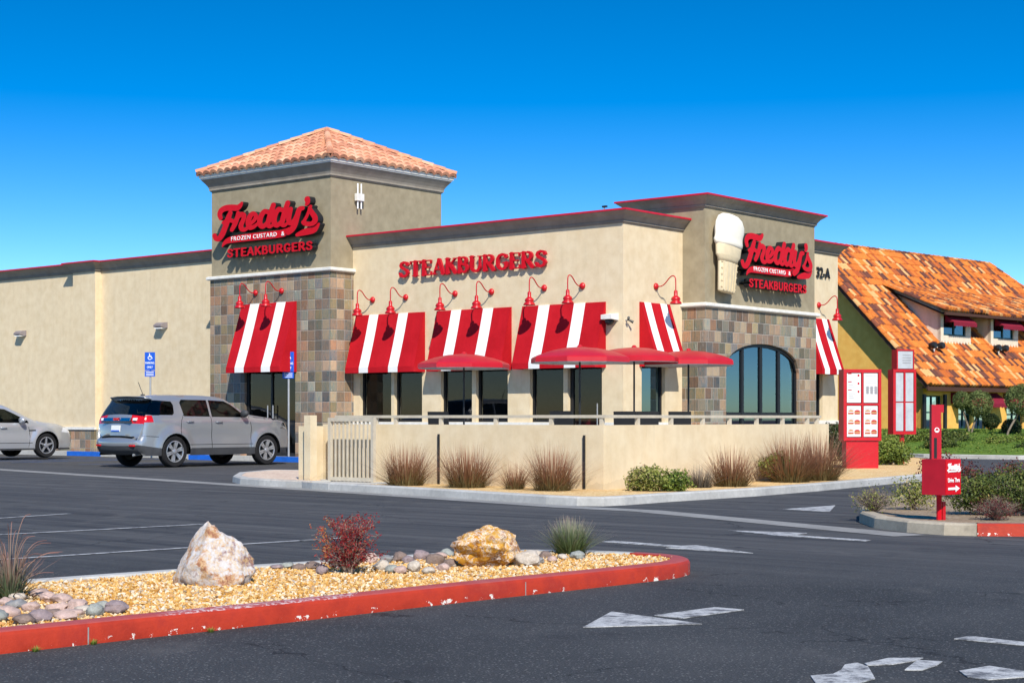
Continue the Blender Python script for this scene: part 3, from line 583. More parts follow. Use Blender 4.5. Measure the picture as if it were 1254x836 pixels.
# arched window: frame strips follow the arc
mb = MB(); x0, x1 = T2U-.12, T2U-.04
def bx2(a, b, c, d_): mb.box(x0, x1, a, b, c, d_)
bx2(AV0+.002, AV0+.07, AZB+.002, arc[0][1]); bx2(AV1-.07, AV1-.002, AZB+.002, arc[-1][1]); bx2(AV0+.07, AV1-.07, AZB+.002, AZB+.07)
for (a, za), (b, zb) in zip(arc, arc[1:]):
    za -= .002; zb -= .002; ca, cb = (max(AZS-.05, za-.08), max(AZS-.05, zb-.08))
    for x in (x0, x1): mb.quad((x, a, ca), (x, b, cb), (x, b, zb), (x, a, za))
    mb.quad((x0, a, ca), (x0, b, cb), (x1, b, cb), (x1, a, ca)); mb.quad((x0, a, za), (x0, b, zb), (x1, b, zb), (x1, a, za))
for i in (1, 2, 3):
    m = AV0+(AV1-AV0)*i/4; bx2(m-.05, m+.05, AZB+.07, min(arc[int(N*i/4)][1]-.05, 3.0))
mb.box(x0+.01, x1-.01, AV0+.07, AV1-.07, 1.20, 1.30)
aw = bp('arched_window', mb, 'black'); aw['label'] = 'wide arched window with three mullions in the slate wall'
mb = MB(); xm = (x0+x1)/2
for (a, za), (b, zb) in zip(arc, arc[1:]): mb.quad((xm, a, AZB+.05), (xm, b, AZB+.05), (xm, b, zb-.03), (xm, a, za-.03))
mb.build('pane', 'glass_blue', aw)
# tiled roofs
def tile_slope(ov, e0, e1, r0, r1, tw=.24, th=.36, amp=.045, z_off=.0, kc=6):
    """eave edge e0->e1, ridge edge r0->r1 (world/local coords, r may coincide). appends a wavy stepped sheet to MB ov with uvs."""
    e0, e1, r0, r1 = map(Vector, (e0, e1, r0, r1)); X = (e1-e0); LX = X.length; X.normalize()
    up = (r0-e0); up = up - X*up.dot(X); LY = up.length; Y = up.normalized(); Nn = X.cross(Y)
    if Nn.z < 0: Nn = -Nn
    a0 = (r0-e0).dot(X); a1 = (r1-e0).dot(X); nr = max(1, round(LY/th)); nc = max(1, round(LX/tw)); th = LY/nr; tw = LX/nc
    if ov.uv is None: ov.uv = []
    for j in range(nr):
        for i in range(nc*kc):
            pts = []
            for (ii, jj, st) in ((i, j, 1), (i+1, j, 1), (i+1, j+1, 0), (i, j+1, 0)):
                x = ii*tw/kc; y = jj*th; f = y/LY; lo = a0*f; hi = LX+(a1-LX)*f; xc = min(max(x, lo), hi)
                ph = (ii % kc)/kc if True else 0; t = (ii/kc) % 1.0; prof = abs(sin(pi*t))**.8 if t < .999 else 0
                h = amp*prof + (.028 if st else 0) + z_off
                if jj == j and st: y -= .012
                pts.append(e0+X*xc+Y*y+Nn*h)
            if (pts[0]-pts[1]).length < 1e-4 and (pts[2]-pts[3]).length < 1e-4: continue
            b = len(ov.v); ov.v += [tuple(p) for p in pts]; ov.f.append((b, b+1, b+2, b+3)); ov.m.append(0)
            u_ = i//kc+.5; v_ = j+.5; ov.uv += [(u_, v_)]*4
            if j == 0 or True:    # riser at the lower edge of every course
                q = [pts[0], pts[1], pts[1]-Nn*(.028+ (amp*.9 if j == 0 else 0)), pts[0]-Nn*(.028+(amp*.9 if j == 0 else 0))]
                b = len(ov.v); ov.v += [tuple(p) for p in q]; ov.f.append((b, b+1, b+2, b+3)); ov.m.append(0); ov.uv += [(u_, v_)]*4
def hip_caps(ov, a, b, r=.075, step=.33, uvk=77):
    a, b = Vector(a), Vector(b); n = max(1, int((b-a).length/step)); d = (b-a)/n
    D = d.normalized(); S = D.cross(Vector((0, 0, 1))).normalized(); Nn = S.cross(D)
    if ov.uv is None: ov.uv = []
    for k in range(n):
        p = a+d*k; q = a+d*(k+1.06)
        for j in range(6):
            t0, t1 = pi*j/6, pi*(j+1)/6
            A = [p+S*cos(t0)*r*1.15+Nn*sin(t0)*r*1.15, p+S*cos(t1)*r*1.15+Nn*sin(t1)*r*1.15, q+S*cos(t1)*r*.9+Nn*sin(t1)*r*.9, q+S*cos(t0)*r*.9+Nn*sin(t0)*r*.9]
            bb = len(ov.v); ov.v += [tuple(x) for x in A]; ov.f.append((bb, bb+1, bb+2, bb+3)); ov.m.append(0); ov.uv += [(uvk+.5, k+.5)]*4
        bb = len(ov.v); ring = [p+S*cos(pi*j/6)*r*1.15+Nn*sin(pi*j/6)*r*1.15 for j in range(7)]; ov.v += [tuple(x) for x in ring]; ov.f.append(tuple(range(bb, bb+7))); ov.m.append(0); ov.uv += [(uvk+.5, k+.5)]*7
E_ = .30; ez = 7.945; c = [(TU-E_, -E_, ez), (E_, -E_, ez), (E_, TV+E_, ez), (TU-E_, TV+E_, ez)]; ap = (TU/2, TV/2, 9.17)
mb = MB()
for i in range(4): tile_slope(mb, c[i], c[(i+1) % 4], ap, ap, .30, .36, .07)
for i in range(4): hip_caps(mb, tuple(Vector(c[i])+Vector((0, 0, .06))), tuple(Vector(ap)+Vector((0, 0, .07))), .085, .32, 70+i)
mb.v += [tuple(Vector(ap)+Vector(q)) for q in ((.14, 0, .02), (0, .14, .02), (-.14, 0, .02), (0, -.14, .02), (0, 0, .15))]; b = len(mb.v)-5
for k in range(4): mb.f.append((b+k, b+(k+1) % 4, b+4)); mb.m.append(0); mb.uv += [(60.5, 1.5)]*3
tr = bp('tower_roof', mb, 'tile_pink', fix=False); tr['label'] = 'hipped salmon clay tile roof of the tower'
mb = MB(); mb.add([(x*.985+TU*.0075 if False else x, y, z-.03) for x, y, z in c]+[(ap[0], ap[1], ap[2]-.03)], [(0, 1, 4), (1, 2, 4), (2, 3, 4), (3, 0, 4), (3, 2, 1, 0)]); mb.build('roof_deck', 'trim', tr)
# ------------------------------------------------------------ lettering engine: union of strokes -> outlines -> solid letters
import numpy as np
def field_outline(strokes, res=.012, grow=0.0, ky=1.0):
    """strokes: list of [(x,y,r),..]; returns closed outlines (list of xy lists)"""
    segs = []
    for st in strokes:
        for a, b in zip(st, st[1:]): segs.append((a, b))
    xs = [p[0] for s in strokes for p in s]; ys = [p[1] for s in strokes for p in s]; mr = max(p[2] for s in strokes for p in s)+grow+3*res
    x0, x1, y0, y1 = min(xs)-mr, max(xs)+mr, min(ys)-mr, max(ys)+mr
    gx = np.arange(x0, x1, res); gy = np.arange(y0, y1, res/ky); X, Y = np.meshgrid(gx, gy); F = np.full(X.shape, -9.0)
    for a, b in segs:
        dx, dy = b[0]-a[0], (b[1]-a[1])*ky; l2 = dx*dx+dy*dy+1e-12
        t = np.clip(((X-a[0])*dx+(Y-a[1])*ky*dy)/l2, 0, 1)
        d = np.hypot(X-a[0]-t*dx, (Y-a[1])*ky-t*dy); F = np.maximum(F, a[2]+(b[2]-a[2])*t+grow-d)
    F[np.abs(F) < 1e-7] = 1e-6
    nyy, nxx = F.shape; nxt = {}
    def P(i, j, k):     # edge key -> point
        if k == 0: t = F[j, i]/(F[j, i]-F[j, i+1]); return (gx[i]+t*res, gy[j])
        t = F[j, i]/(F[j, i]-F[j+1, i]); return (gx[i], gy[j]+t*res/ky)
    I = F > 0
    for j in range(nyy-1):
        for i in range(nxx-1):
            c = (I[j, i], I[j, i+1], I[j+1, i+1], I[j+1, i])
            if all(c) or not any(c): continue
            e = [(i, j, 0), (i+1, j, 1), (i, j+1, 0), (i, j, 1)]; cr = [k for k in range(4) if c[k] != c[(k+1) % 4]]
            ins = [k for k in cr if not c[k]]; outs = [k for k in cr if c[k]]     # walking round the cell
            if len(ins) == 1: nxt[e[outs[0]]] = e[ins[0]]
            else:
                for o in outs: nxt[e[o]] = e[(o+3) % 4] if (o+3) % 4 in ins else e[(o+1) % 4]
    loops = []
    while nxt:
        k0 = next(iter(nxt)); k = k0; lp = []
        while k in nxt: lp.append(P(*k)); k = nxt.pop(k)
        if len(lp) > 5: loops.append(lp)
    out = []
    for lp in loops:    # thin the points where the outline is straight
        o = [lp[0]]
        for i in range(1, len(lp)-1):
            a, b, c = o[-1], lp[i], lp[i+1]
            if abs((b[0]-a[0])*(c[1]-a[1])-(b[1]-a[1])*(c[0]-a[0])) > res*res*.12: o.append(b)
        out.append(o)
    return out
def curve_solid(loops, ext):
    cu = bpy.data.curves.new('c', 'CURVE'); cu.dimensions = '2D'; cu.fill_mode = 'BOTH'; cu.extrude = ext/2
    for lp in loops:
        sp = cu.splines.new('POLY'); sp.points.add(len(lp)-1)
        for p, q in zip(sp.points, lp): p.co = (q[0], q[1], 0, 1)
        sp.use_cyclic_u = True
    return curve_to_mesh(cu)
def curve_to_mesh(cu):
    o = bpy.data.objects.new('t', cu); COL.objects.link(o); dg = bpy.context.evaluated_depsgraph_get(); dg.update()
    me = bpy.data.meshes.new_from_object(o.evaluated_get(dg)); bpy.data.objects.remove(o); bpy.data.curves.remove(cu)
    me.materials.clear(); return me
def face_side(me, zf=.9):
    for p in me.polygons: p.material_index = 0 if p.normal.z > zf else 1
    return me
def place_flat(me, name, mats, parent, x, z, d, sx=1, sz=1, rot=0, depth=1):
    """lettering drawn in xy, set upright on a wall facing -y of its parent: x along, z up, d = how far proud"""
    me.transform(Matrix(((1, 0, 0, x), (0, 0, -1, -d), (0, 1, 0, z), (0, 0, 0, 1))) @ Matrix.Rotation(rot, 4, 'Z') @ Matrix.Diagonal((sx, sz, 1, 1)))
    return obj_(name, me, mats, parent)
def text_mesh(s, size, ext=.004, bold=0.0, align='CENTER', shear=0, space=1, squeeze=1):
    cu = bpy.data.curves.new('c', 'FONT'); cu.body = s; cu.size = size; cu.extrude = ext/2; cu.offset = bold; cu.align_x = align; cu.align_y = 'CENTER'; cu.shear = shear; cu.space_character = space; cu.resolution_u = 3
    me = curve_to_mesh(cu)
    if squeeze != 1: me.transform(Matrix.Diagonal((squeeze, 1, 1, 1)))
    return me
def arcp(cx, cy, rx, ry, a0, a1, n=8): return [(cx+rx*cos(radians(a0+(a1-a0)*i/n)), cy+ry*sin(radians(a0+(a1-a0)*i/n))) for i in range(n+1)]
GL = {  # skeletons in a box one unit high: (kind, points) kind S = thick stem, t = thin
 'S': (.60, [('m', [(.52, .76), (.45, .89), (.31, .93), (.17, .87), (.12, .74), (.18, .61), (.32, .53), (.46, .43), (.53, .28), (.46, .13), (.31, .07), (.16, .11), (.08, .26)])]),
 'T': (.66, [('t', [(.05, .93), (.61, .93)]), ('S', [(.33, .92), (.33, .07)])]),
 'E': (.58, [('S', [(.12, .93), (.12, .07)]), ('t', [(.12, .93), (.52, .93)]), ('t', [(.12, .51), (.44, .51)]), ('t', [(.12, .07), (.53, .07)])]),
 'A': (.68, [('t', [(.06, .07), (.33, .93)]), ('S', [(.36, .93), (.60, .07)]), ('t', [(.16, .34), (.5, .34)])]),
 'K': (.64, [('S', [(.12, .93), (.12, .07)]), ('t', [(.55, .93), (.14, .42)]), ('S', [(.28, .56), (.57, .07)])]),
 'B': (.62, [('S', [(.12, .93), (.12, .07)]), ('t', [(.12, .93), (.34, .93)]), ('m', arcp(.34, .73, .14, .2, 90, -90)), ('t', [(.12, .52), (.36, .52)]), ('m', arcp(.36, .295, .17, .225, 90, -90)), ('t', [(.12, .07), (.36, .07)])]),
 'U': (.68, [('S', [(.12, .93), (.12, .32)]), ('m', arcp(.34, .32, .22, .25, 180, 360)), ('t', [(.56, .93), (.56, .32)])]),
 'R': (.66, [('S', [(.12, .93), (.12, .07)]), ('t', [(.12, .93), (.36, .93)]), ('m', arcp(.36, .71, .16, .22, 90, -90)), ('t', [(.12, .49), (.36, .49)]), ('S', [(.32, .49), (.58, .07)])]),
 'G': (.68, [('m', [(.56, .75), (.5, .87), (.36, .93), (.2, .87), (.1, .68), (.09, .5), (.1, .3), (.2, .13), (.36, .07), (.5, .12), (.56, .22)]), ('S', [(.56, .22), (.56, .42)]), ('t', [(.4, .43), (.6, .43)])]),
}
SER = {'T': [(.33, .07, .15), (.05, .86, 0), (.61, .86, 0)], 'E': [(.12, .93, .11), (.12, .07, .11), (.52, .84, 0), (.53, .17, 0)], 'A': [(.07, .07, .1), (.6, .07, .12)],
       'K': [(.12, .93, .11), (.12, .07, .11), (.55, .93, .1), (.57, .07, .1)], 'B': [(.12, .93, .11), (.12, .07, .11)], 'U': [(.12, .93, .12), (.56, .93, .1)], 'R': [(.12, .93, .11), (.12, .07, .11), (.6, .07, .08)], 'S': [(.52, .82, 0), (.08, .16, 0)], 'G': [(.56, .82, 0)]}
def glyph(ch, style):
    wd, st = GL[ch]; rad = dict(S=.105, m=.098, t=.088) if style == 'sans' else dict(S=.088, m=.070, t=.032)
    out = [[(x, y, rad[k]) for x, y in pts] for k, pts in st]
    if style == 'serif':
        for x, y, h in SER.get(ch, []):
            out.append([(x-h, y, .028), (x+h, y, .028)] if h else [(x, y-.08, .026), (x, y+.08, .026)])
    return wd, out
def word(parent, s, style, x0, x1, z0, z1, ext, dist, mats, res=.018, gap=.07):
    ws = [glyph(c, style) for c in s]; tot = sum(g[0] for g in ws)+gap*(len(s)-1); sx = (x1-x0)/tot; sz = z1-z0; x = x0; cache = {}
    for c, (wd, st) in zip(s, ws):
        me = face_side(curve_solid(field_outline(st, res), ext)); o = place_flat(me, 'letter', mats, parent, x, z0, dist, sx, sz); x += (wd+gap)*sx
LOGO = {"top": [(0.39, 1.15, 0.058), (0.35, 1.26, 0.073), (0.42, 1.36, 0.084), (0.61, 1.41, 0.087), (0.87, 1.4, 0.091), (1.08, 1.38, 0.087), (1.2, 1.43, 0.062), (1.26, 1.49, 0.033)], "stem": [(0.79, 1.26, 0.066), (0.7, 1.11, 0.087), (0.59, 0.91, 0.091), (0.47, 0.72, 0.091), (0.34, 0.6, 0.08), (0.2, 0.6, 0.069), (0.13, 0.69, 0.062)], "bar": [(0.49, 1.02, 0.036), (0.68, 1.07, 0.047), (0.87, 1.04, 0.051), (0.99, 0.98, 0.029)], "r": [(1.11, 1.24, 0.047), (1.08, 1.11, 0.069), (0.98, 0.94, 0.073), (0.86, 0.8, 0.058)], "r2": [(1.06, 1.08, 0.047), (1.21, 1.18, 0.069), (1.35, 1.15, 0.069), (1.33, 1.04, 0.062), (1.23, 0.88, 0.073), (1.28, 0.78, 0.062), (1.43, 0.77, 0.044), (1.57, 0.86, 0.029)], "e": [(1.55, 0.9, 0.044), (1.73, 0.96, 0.047), (1.84, 1.08, 0.058), (1.76, 1.17, 0.047), (1.64, 1.14, 0.073), (1.53, 0.99, 0.08), (1.57, 0.82, 0.073), (1.74, 0.81, 0.051), (1.91, 0.89, 0.033)], "d1": [(2.34, 1.15, 0.044), (2.18, 1.19, 0.069), (2.04, 1.07, 0.08), (1.99, 0.89, 0.08), (2.11, 0.79, 0.062), (2.27, 0.86, 0.055)], "d1s": [(2.53, 1.33, 0.073), (2.44, 1.15, 0.08), (2.36, 0.96, 0.08), (2.31, 0.83, 0.066), (2.41, 0.77, 0.044), (2.55, 0.82, 0.025)], "d2": [(2.9, 1.16, 0.044), (2.74, 1.2, 0.069), (2.6, 1.07, 0.08), (2.56, 0.89, 0.08), (2.67, 0.78, 0.062), (2.83, 0.85, 0.055)], "d2s": [(3.09, 1.34, 0.073), (3.0, 1.15, 0.08), (2.92, 0.96, 0.08), (2.87, 0.81, 0.066), (2.97, 0.76, 0.044), (3.1, 0.82, 0.025)], "y1": [(3.21, 1.17, 0.058), (3.16, 1.04, 0.069), (3.13, 0.89, 0.069), (3.2, 0.8, 0.062), (3.34, 0.86, 0.055), (3.44, 1.0, 0.047)], "y2": [(3.67, 1.16, 0.051), (3.54, 1.13, 0.073), (3.46, 0.96, 0.076), (3.39, 0.79, 0.08), (3.28, 0.65, 0.087), (3.12, 0.58, 0.095)], "apo": [(3.84, 1.38, 0.08), (3.86, 1.3, 0.062), (3.8, 1.24, 0.029)], "s": [(3.97, 1.18, 0.033), (3.94, 1.12, 0.051), (4.03, 1.0, 0.066), (4.14, 0.87, 0.073), (4.11, 0.76, 0.073), (3.94, 0.72, 0.058), (3.76, 0.75, 0.058), (3.69, 0.79, 0.051)], "s2": [(3.94, 1.14, 0.033), (3.85, 0.97, 0.033), (3.72, 0.81, 0.036)]}
SW = [[(0.43, 0.37, 0.015), (0.5, 0.45, 0.051), (0.68, 0.52, 0.095), (1.04, 0.54, 0.118), (1.76, 0.55, 0.125), (2.59, 0.55, 0.125), (2.95, 0.57, 0.12), (3.14, 0.63, 0.10)], [(3.42, 0.48, 0.051), (3.64, 0.52, 0.095), (3.88, 0.55, 0.118), (4.08, 0.58, 0.105), (4.24, 0.70, 0.036)]]
LOGO_L = field_outline([catmull(s, 4) for s in LOGO.values()], .014, .027, 1.4)
SW_L = field_outline([catmull(s, 4) for s in SW], .014, .015, 1.4)
def logo_sign(loc, rot, label, kx, kz, dep=.20, dist=.35):
    t = empty('logo_sign', loc, rot, label, 'shop sign', 'script logo signs on the two towers'); LM = ['red_plastic', 'black_letter']
    # raised channel letters: red face, black returns
    place_flat(face_side(curve_solid(LOGO_L, dep)), 'script_lettering', LM, t, 0, 0, dist-dep/2, kx, kz)
    place_flat(face_side(curve_solid(SW_L, dep*.9)), 'swoosh', LM, t, 0, 0, dist-.03-dep*.45, kx, kz)
    for wd_, cx_ in (('FROZEN', 1.20), ('CUSTARD', 2.17), ('&', 2.88)): place_flat(text_mesh(wd_, .165, .012, .0, space=1.22), 'small_lettering', 'white_letter', t, cx_*kx, .545*kz, dist-.02, 1.12*kx, 1.0*kz, .0)
    w0 = empty('x', (0, 0, 0), 0, None, None) if False else None
    b = MB(); b.box(.6*kx, 3.9*kx, -.06, -.02, .13*kz, .19*kz); b.box(.55*kx, 4.0*kx, -.06, -.02, .5*kz, .58*kz); b.build('mounting_rail', 'black', t)
    word(t, 'STEAKBURGERS', 'sans', .60*kx, 3.98*kx, .055*kz, .285*kz, .16, dist-.13, LM, .022)
    return t
ll = logo_sign(bf(-4.36, 0, 5.5), ROT, 'red script shop sign in raised letters on the tile roofed tower', 1, 1)
RR = ROT+pi/2
lr = logo_sign(bf(T2U, 4.30, 4.33), RR, 'red script shop sign in raised letters right of the ice cream cone', .835, .92)
t = empty('word_sign', bf(1.78, MV, 4.76), ROT, 'red serif STEAKBURGERS lettering on the main tan wall above the awnings', 'lettering sign')
word(t, 'STEAKBURGERS', 'serif', 0, 4.86, 0, .42, .07, .09, ['red_plastic', 'red_dark'], .014, .05)
t = empty('unit_number', bf(MU, 9.62, 5.12), RR, 'dark unit number on the tan wall behind the right tower', 'wall number')
place_flat(text_mesh('32-A', .40, .03, .004, squeeze=.95), 'numerals', 'black', t, .50, .0, .03)
# ice cream cone sign: squashed lathed solids
t = empty('ice_cream_cone_sign', bf(T2U, 3.90, 4.2), RR, 'big vanilla custard cone relief sign left of the red script logo', 'ice cream sign')
TILT = Matrix.Translation((0, -.20, 0)) @ Matrix.Rotation(radians(6), 4, 'Y') @ Matrix.Diagonal((1, .30, 1, 1))
def cone_part(prof, name, mat, wob=0):
    mb = MB(); mb.lathe(prof, 40, (0, 0, 0))
    if wob:
        for i, p in enumerate(mb.v):
            a = atan2(p[1], p[0]); r = 1+.02*sin(3*a+p[2]*5)+.012*sin((p[2]-.1*a)*34); mb.v[i] = (p[0]*r, p[1]*r, p[2])
    mb.xf(TILT); return mb.build(name, mat, t, smooth=True)
o = cone_part([(0, 0), (.33, 0), (.345, .02), (.40, .74), (.38, .76), (0, .76)], 'wafer', 'cone'); sm_angle(o, 40)
mb = MB()
for i in (-2, -1, 0, 1, 2):
    mb.box(i*.14-.018, i*.14+.018, -.43, -.35, .02, .72)
for k in range(5): mb.box(-.36, .36, -.44, -.36, .08+k*.15, .115+k*.15)
for i, p in enumerate(mb.v):
    r = .38*sqrt(max(.05, 1-(p[0]/.42)**2)); q = (p[1]+.39)
    mb.v[i] = (p[0]*(.86+.16*p[2]/.75), -r+q*1.2+.0, p[2])
mb.xf(TILT); mb.build('waffle_ribs', 'cone', t)
cone_part([(0, .72), (.41, .72), (.43, .80), (.50, .86), (.50, .87), (.55, 1.24), (.52, 1.25), (0, 1.25)], 'collar', 'cone'); 
o = cone_part([(0, 1.10), (.52, 1.10), (.585, 1.16), (.60, 1.22), (.57, 1.29), (.585, 1.36), (.61, 1.5), (.585, 1.66), (.5, 1.80), (.34, 1.88), (.15, 1.905), (0, 1.91)], 'custard', 'cream', 1)
mb = MB(); mb.box(-.05, .05, -.16, 0, .5, .56); mb.box(-.05, .05, -.16, 0, 1.3, 1.36); mb.build('bracket', 'black', t)
# ------------------------------------------------------------ awnings
def striped_canvas():
    k = NM('red_canvas', .75, .15); wv = k.noise(1, 3, .5, sc3=(2.2, 2.2, .5)); k.bump(k.math('ADD', wv, k.math('MULTIPLY', k.noise(7, 4), .25)), .55, .05)
    return k.col(k.ramp(k.noise(1.5, 5), [(.3, (.38, .005, .010)), (.6, (.46, .008, .015)), (.8, (.52, .02, .028))]))
M['canvas_red'] = striped_canvas(); M['canvas_white'] = plain('white_canvas', (.80, .79, .76), .7, var=.04)
def awning(loc, rot, wd, top, p, drop, stripes, label, group='red and white striped awnings'):
    """origin at the wall under the left end; x along the wall, -y outward"""
    t = empty('striped_awning', loc, rot, label, 'awning', group); zt, zf, zb = top, drop+.14, drop; n0 = (.0, -.03)
    cuts = [0]; mats = [0]
    for a, b in stripes: cuts += [a*wd, b*wd]; mats += [1, 0]
    cuts.append(wd)
    mb = MB(); N = 8
    for i in range(len(cuts)-1):
        a, b = cuts[i], cuts[i+1]
        for k in range(N):
            f0, f1 = k/N, (k+1)/N; sag = lambda f: -.025*sin(pi*f)
            y0, y1 = -.04-(p-.04)*f0-sag(f0)*.6, -.04-(p-.04)*f1-sag(f1)*.6; z0, z1 = zt+(zf-zt)*f0, zt+(zf-zt)*f1
            mb.quad((a, y0, z0), (b, y0, z0), (b, y1, z1), (a, y1, z1), mats[i])
        mb.quad((a, 0, zt), (b, 0, zt), (b, -.04, zt), (a, -.04, zt), mats[i])
    mb.build('canopy', ['canvas_red', 'canvas_white'], t, fix=False)
    mb = MB()
    for i in range(len(cuts)-1): mb.box(cuts[i]+(.0005 if i else 0), cuts[i+1], -p-.004, -p+.006, zb, zf-.001, mats[i])
    mb.build('valance', ['canvas_red', 'canvas_white'], t)
    for x in (0, wd):
        mb = MB(); dx = .004 if x == 0 else -.004
        mb.add([(x+dx, 0, zt), (x+dx, -.04, zt), (x+dx, -p, zf), (x+dx, -p, zb), (x+dx, 0, zb)], [(0, 1, 2, 3, 4)]); mb.build('side_panel', 'canvas_red', t)
    mb = MB(); mb.tube([(.03, -.01, zb+.03), (.03, -p+.03, zb+.03), (wd-.03, -p+.03, zb+.03), (wd-.03, -.01, zb+.03)], .014); mb.build('frame', 'grey_metal', t)
    return t
A0 = awning(bf(-3.42, -.03), ROT, 2.16, 4.26, .60, 2.38, [(.165, .335), (.655, .82)], 'striped awning over the entrance door of the tower')
for u0, wd, lb in ((.15, 2.46, 'striped awning beside the slate tower, leftmost of three on the main wall'), (3.04, 2.44, 'striped awning in the middle of three on the main wall'), (5.84, 2.49, 'striped awning on the main wall next to the security camera')):
    awning(bf(u0, MV), ROT, wd, 3.86, .43, 2.33, [(.205, .34), (.635, .77)], lb)
awning(bf(MU, 1.45), RR, 1.22, 3.87, .50, 2.36, [(.12, .34), (.66, .88)], 'narrow striped awning on the short wall left of the slate arch wall')
awning(bf(MU, 9.22), RR, 1.22, 3.87, .50, 2.34, [(.12, .34), (.66, .88)], 'narrow striped awning past the right tower near the yellow wall')
# ------------------------------------------------------------ gooseneck lamps
def gooseneck():
    t = empty('gooseneck_lamp', (0, 0, 0), 0, 'x', 'wall lamp', 'red gooseneck lamps over the awnings')
    mb = MB(); mb.lathe([(0, 0), (.075, 0), (.085, -.02), (.07, -.05), (.03, -.075), (0, -.08)], 16, axis='y'); mb.build('wall_plate', 'red_paint', t, smooth=True)
    mb = MB(); mb.tube(catmull([(0, -.05, 0), (0, -.17, .0), (0, -.28, .06), (0, -.40, .18), (0, -.49, .225), (0, -.56, .19), (0, -.58, .08), (0, -.58, -.14)], 5), .014, 8); mb.build('arm', 'red_paint', t, smooth=True)
    mb = MB(); mb.lathe([(0, -.12), (.035, -.12), (.045, -.15), (.045, -.24), (.06, -.26), (.10, -.29), (.115, -.34), (.09, -.36), (.12, -.385), (.145, -.43), (.142, -.44), (.11, -.40), (0, -.36)], 20, (0, -.58, 0)); mb.build('lamp_shade', 'red_paint', t, smooth=True)
    return t
g0 = gooseneck()
spots = [(-2.88, -.03, 4.56, ROT, 'left red gooseneck lamp above the tower entrance awning'), (-1.84, -.03, 4.56, ROT, 'right red gooseneck lamp above the tower entrance awning'),
 (.75, MV, 4.25, ROT, 'left red gooseneck lamp above the awning nearest the slate tower'), (1.94, MV, 4.26, ROT, 'right red gooseneck lamp above the awning nearest the slate tower'),
 (3.64, MV, 4.27, ROT, 'left red gooseneck lamp above the middle awning'), (4.84, MV, 4.26, ROT, 'right red gooseneck lamp above the middle awning'),
 (6.5, MV, 4.27, ROT, 'left red gooseneck lamp above the awning by the security camera'), (7.65, MV, 4.26, ROT, 'right red gooseneck lamp above the awning by the security camera'),
 (2.11, MU, 4.27, RR, 'red gooseneck lamp above the narrow awning left of the slate arch wall'), (9.90, MU, 4.24, RR, 'red gooseneck lamp above the narrow awning near the yellow wall')]
for i, (a, b, z, r, lb) in enumerate(spots):
    o = g0 if i == 0 else copy_tree(g0); o.location = bf(a, b, z) if r == ROT else bf(b, a, z); o.rotation_euler = (0, 0, r); o['label'] = lb
# wedge wall lights on the left wing
for i, (u, lb) in enumerate(((-15.15, 'grey wedge wall light on the blank wall at the far left'), (-7.97, 'grey wedge wall light between the pilaster and the tower'))):
    if i == 0:
        t = empty('wall_light', (0, 0, 0), ROT, lb, 'wall light', 'wedge wall lights'); mb = MB()
        mb.add([(-.2, 0, .09), (.2, 0, .09), (.2, 0, -.09), (-.2, 0, -.09), (-.17, -.24, .0), (.17, -.24, .0), (.17, -.24, -.05), (-.17, -.24, -.05), (-.19, -.13, .075), (.19, -.13, .075)], [(0, 1, 9, 8), (8, 9, 5, 4), (4, 5, 6, 7), (7, 6, 2, 3), (0, 8, 4, 7, 3), (1, 2, 6, 5, 9)])
        mb.build('housing', 'lamp_grey', t); mb = MB(); mb.box(-.15, .15, -.22, -.02, -.105, -.075); mb.build('lens', 'white_letter', t); w0 = t
    else: t = copy_tree(w0)
    t.location = bf(u, .85, 3.90); t['label'] = lb
# security camera, small flood bracket, roof camera, antenna
t = empty('security_camera', bf(8.52, MV, 3.42), ROT, 'white security camera hood with dark lens beside the third awning', 'camera')
mb = MB(); mb.add([(-.17, 0, .16), (.17, 0, .16), (.17, 0, 0), (-.17, 0, 0), (-.15, -.26, .12), (.15, -.26, .12), (.15, -.26, .02), (-.15, -.26, .02)], [(0, 1, 5, 4), (4, 5, 6, 7), (7, 6, 2, 3), (0, 4, 7, 3), (1, 2, 6, 5)]); mb.build('hood', 'trim', t)
mb = MB(); mb.lathe([(0, -.12), (.06, -.11), (.10, -.06), (.11, 0), (0, 0)], 16, (0, -.13, 0)); mb.build('dome', 'black', t, smooth=True)
t = empty('floodlight', bf(MU, 1.36-.45, 3.42), RR, 'small dark fixture on the wall between corner and narrow awning', 'light')
mb = MB(); mb.tube([(0, 0, 0), (0, -.08, 0)], .02); mb.build('bracket', 'grey_metal', t)
for s in (-1, 1):
    mb = MB(); mb.tube([(s*.02, -.08, 0), (s*.09, -.15, -.05 if s > 0 else .05)], [.02, .035]); mb.build('lamp_head', 'black', t)
t = empty('roof_camera', bf(8.45, .58, 5.97), ROT, 'small grey camera standing on the red coping near the corner', 'camera')
mb = MB(); mb.tube([(0, 0, 0), (0, 0, .08)], .015); mb.build('mast', 'grey_metal', t); mb = MB(); mb.box(-.05, .07, -.03, .03, .05, .09); mb.build('housing', 'black', t)
t = empty('antenna', bf(0, .95, 6.97), RR, 'white cellular antenna box with four rods on the side of the tower', 'antenna')
mb = MB(); mb.box(-.13, .13, -.16, -.06, -.06, .13); mb.box(-.05, .05, -.06, 0, 0, .06); mb.build('box', 'trim', t)
for x in (-.065, .065):
    for z0, z1 in ((.13, .40), (-.27, -.06)):
        mb = MB(); mb.tube([(x, -.11, z0), (x, -.11, z1)], .02); mb.build('rod', 'white_letter', t)
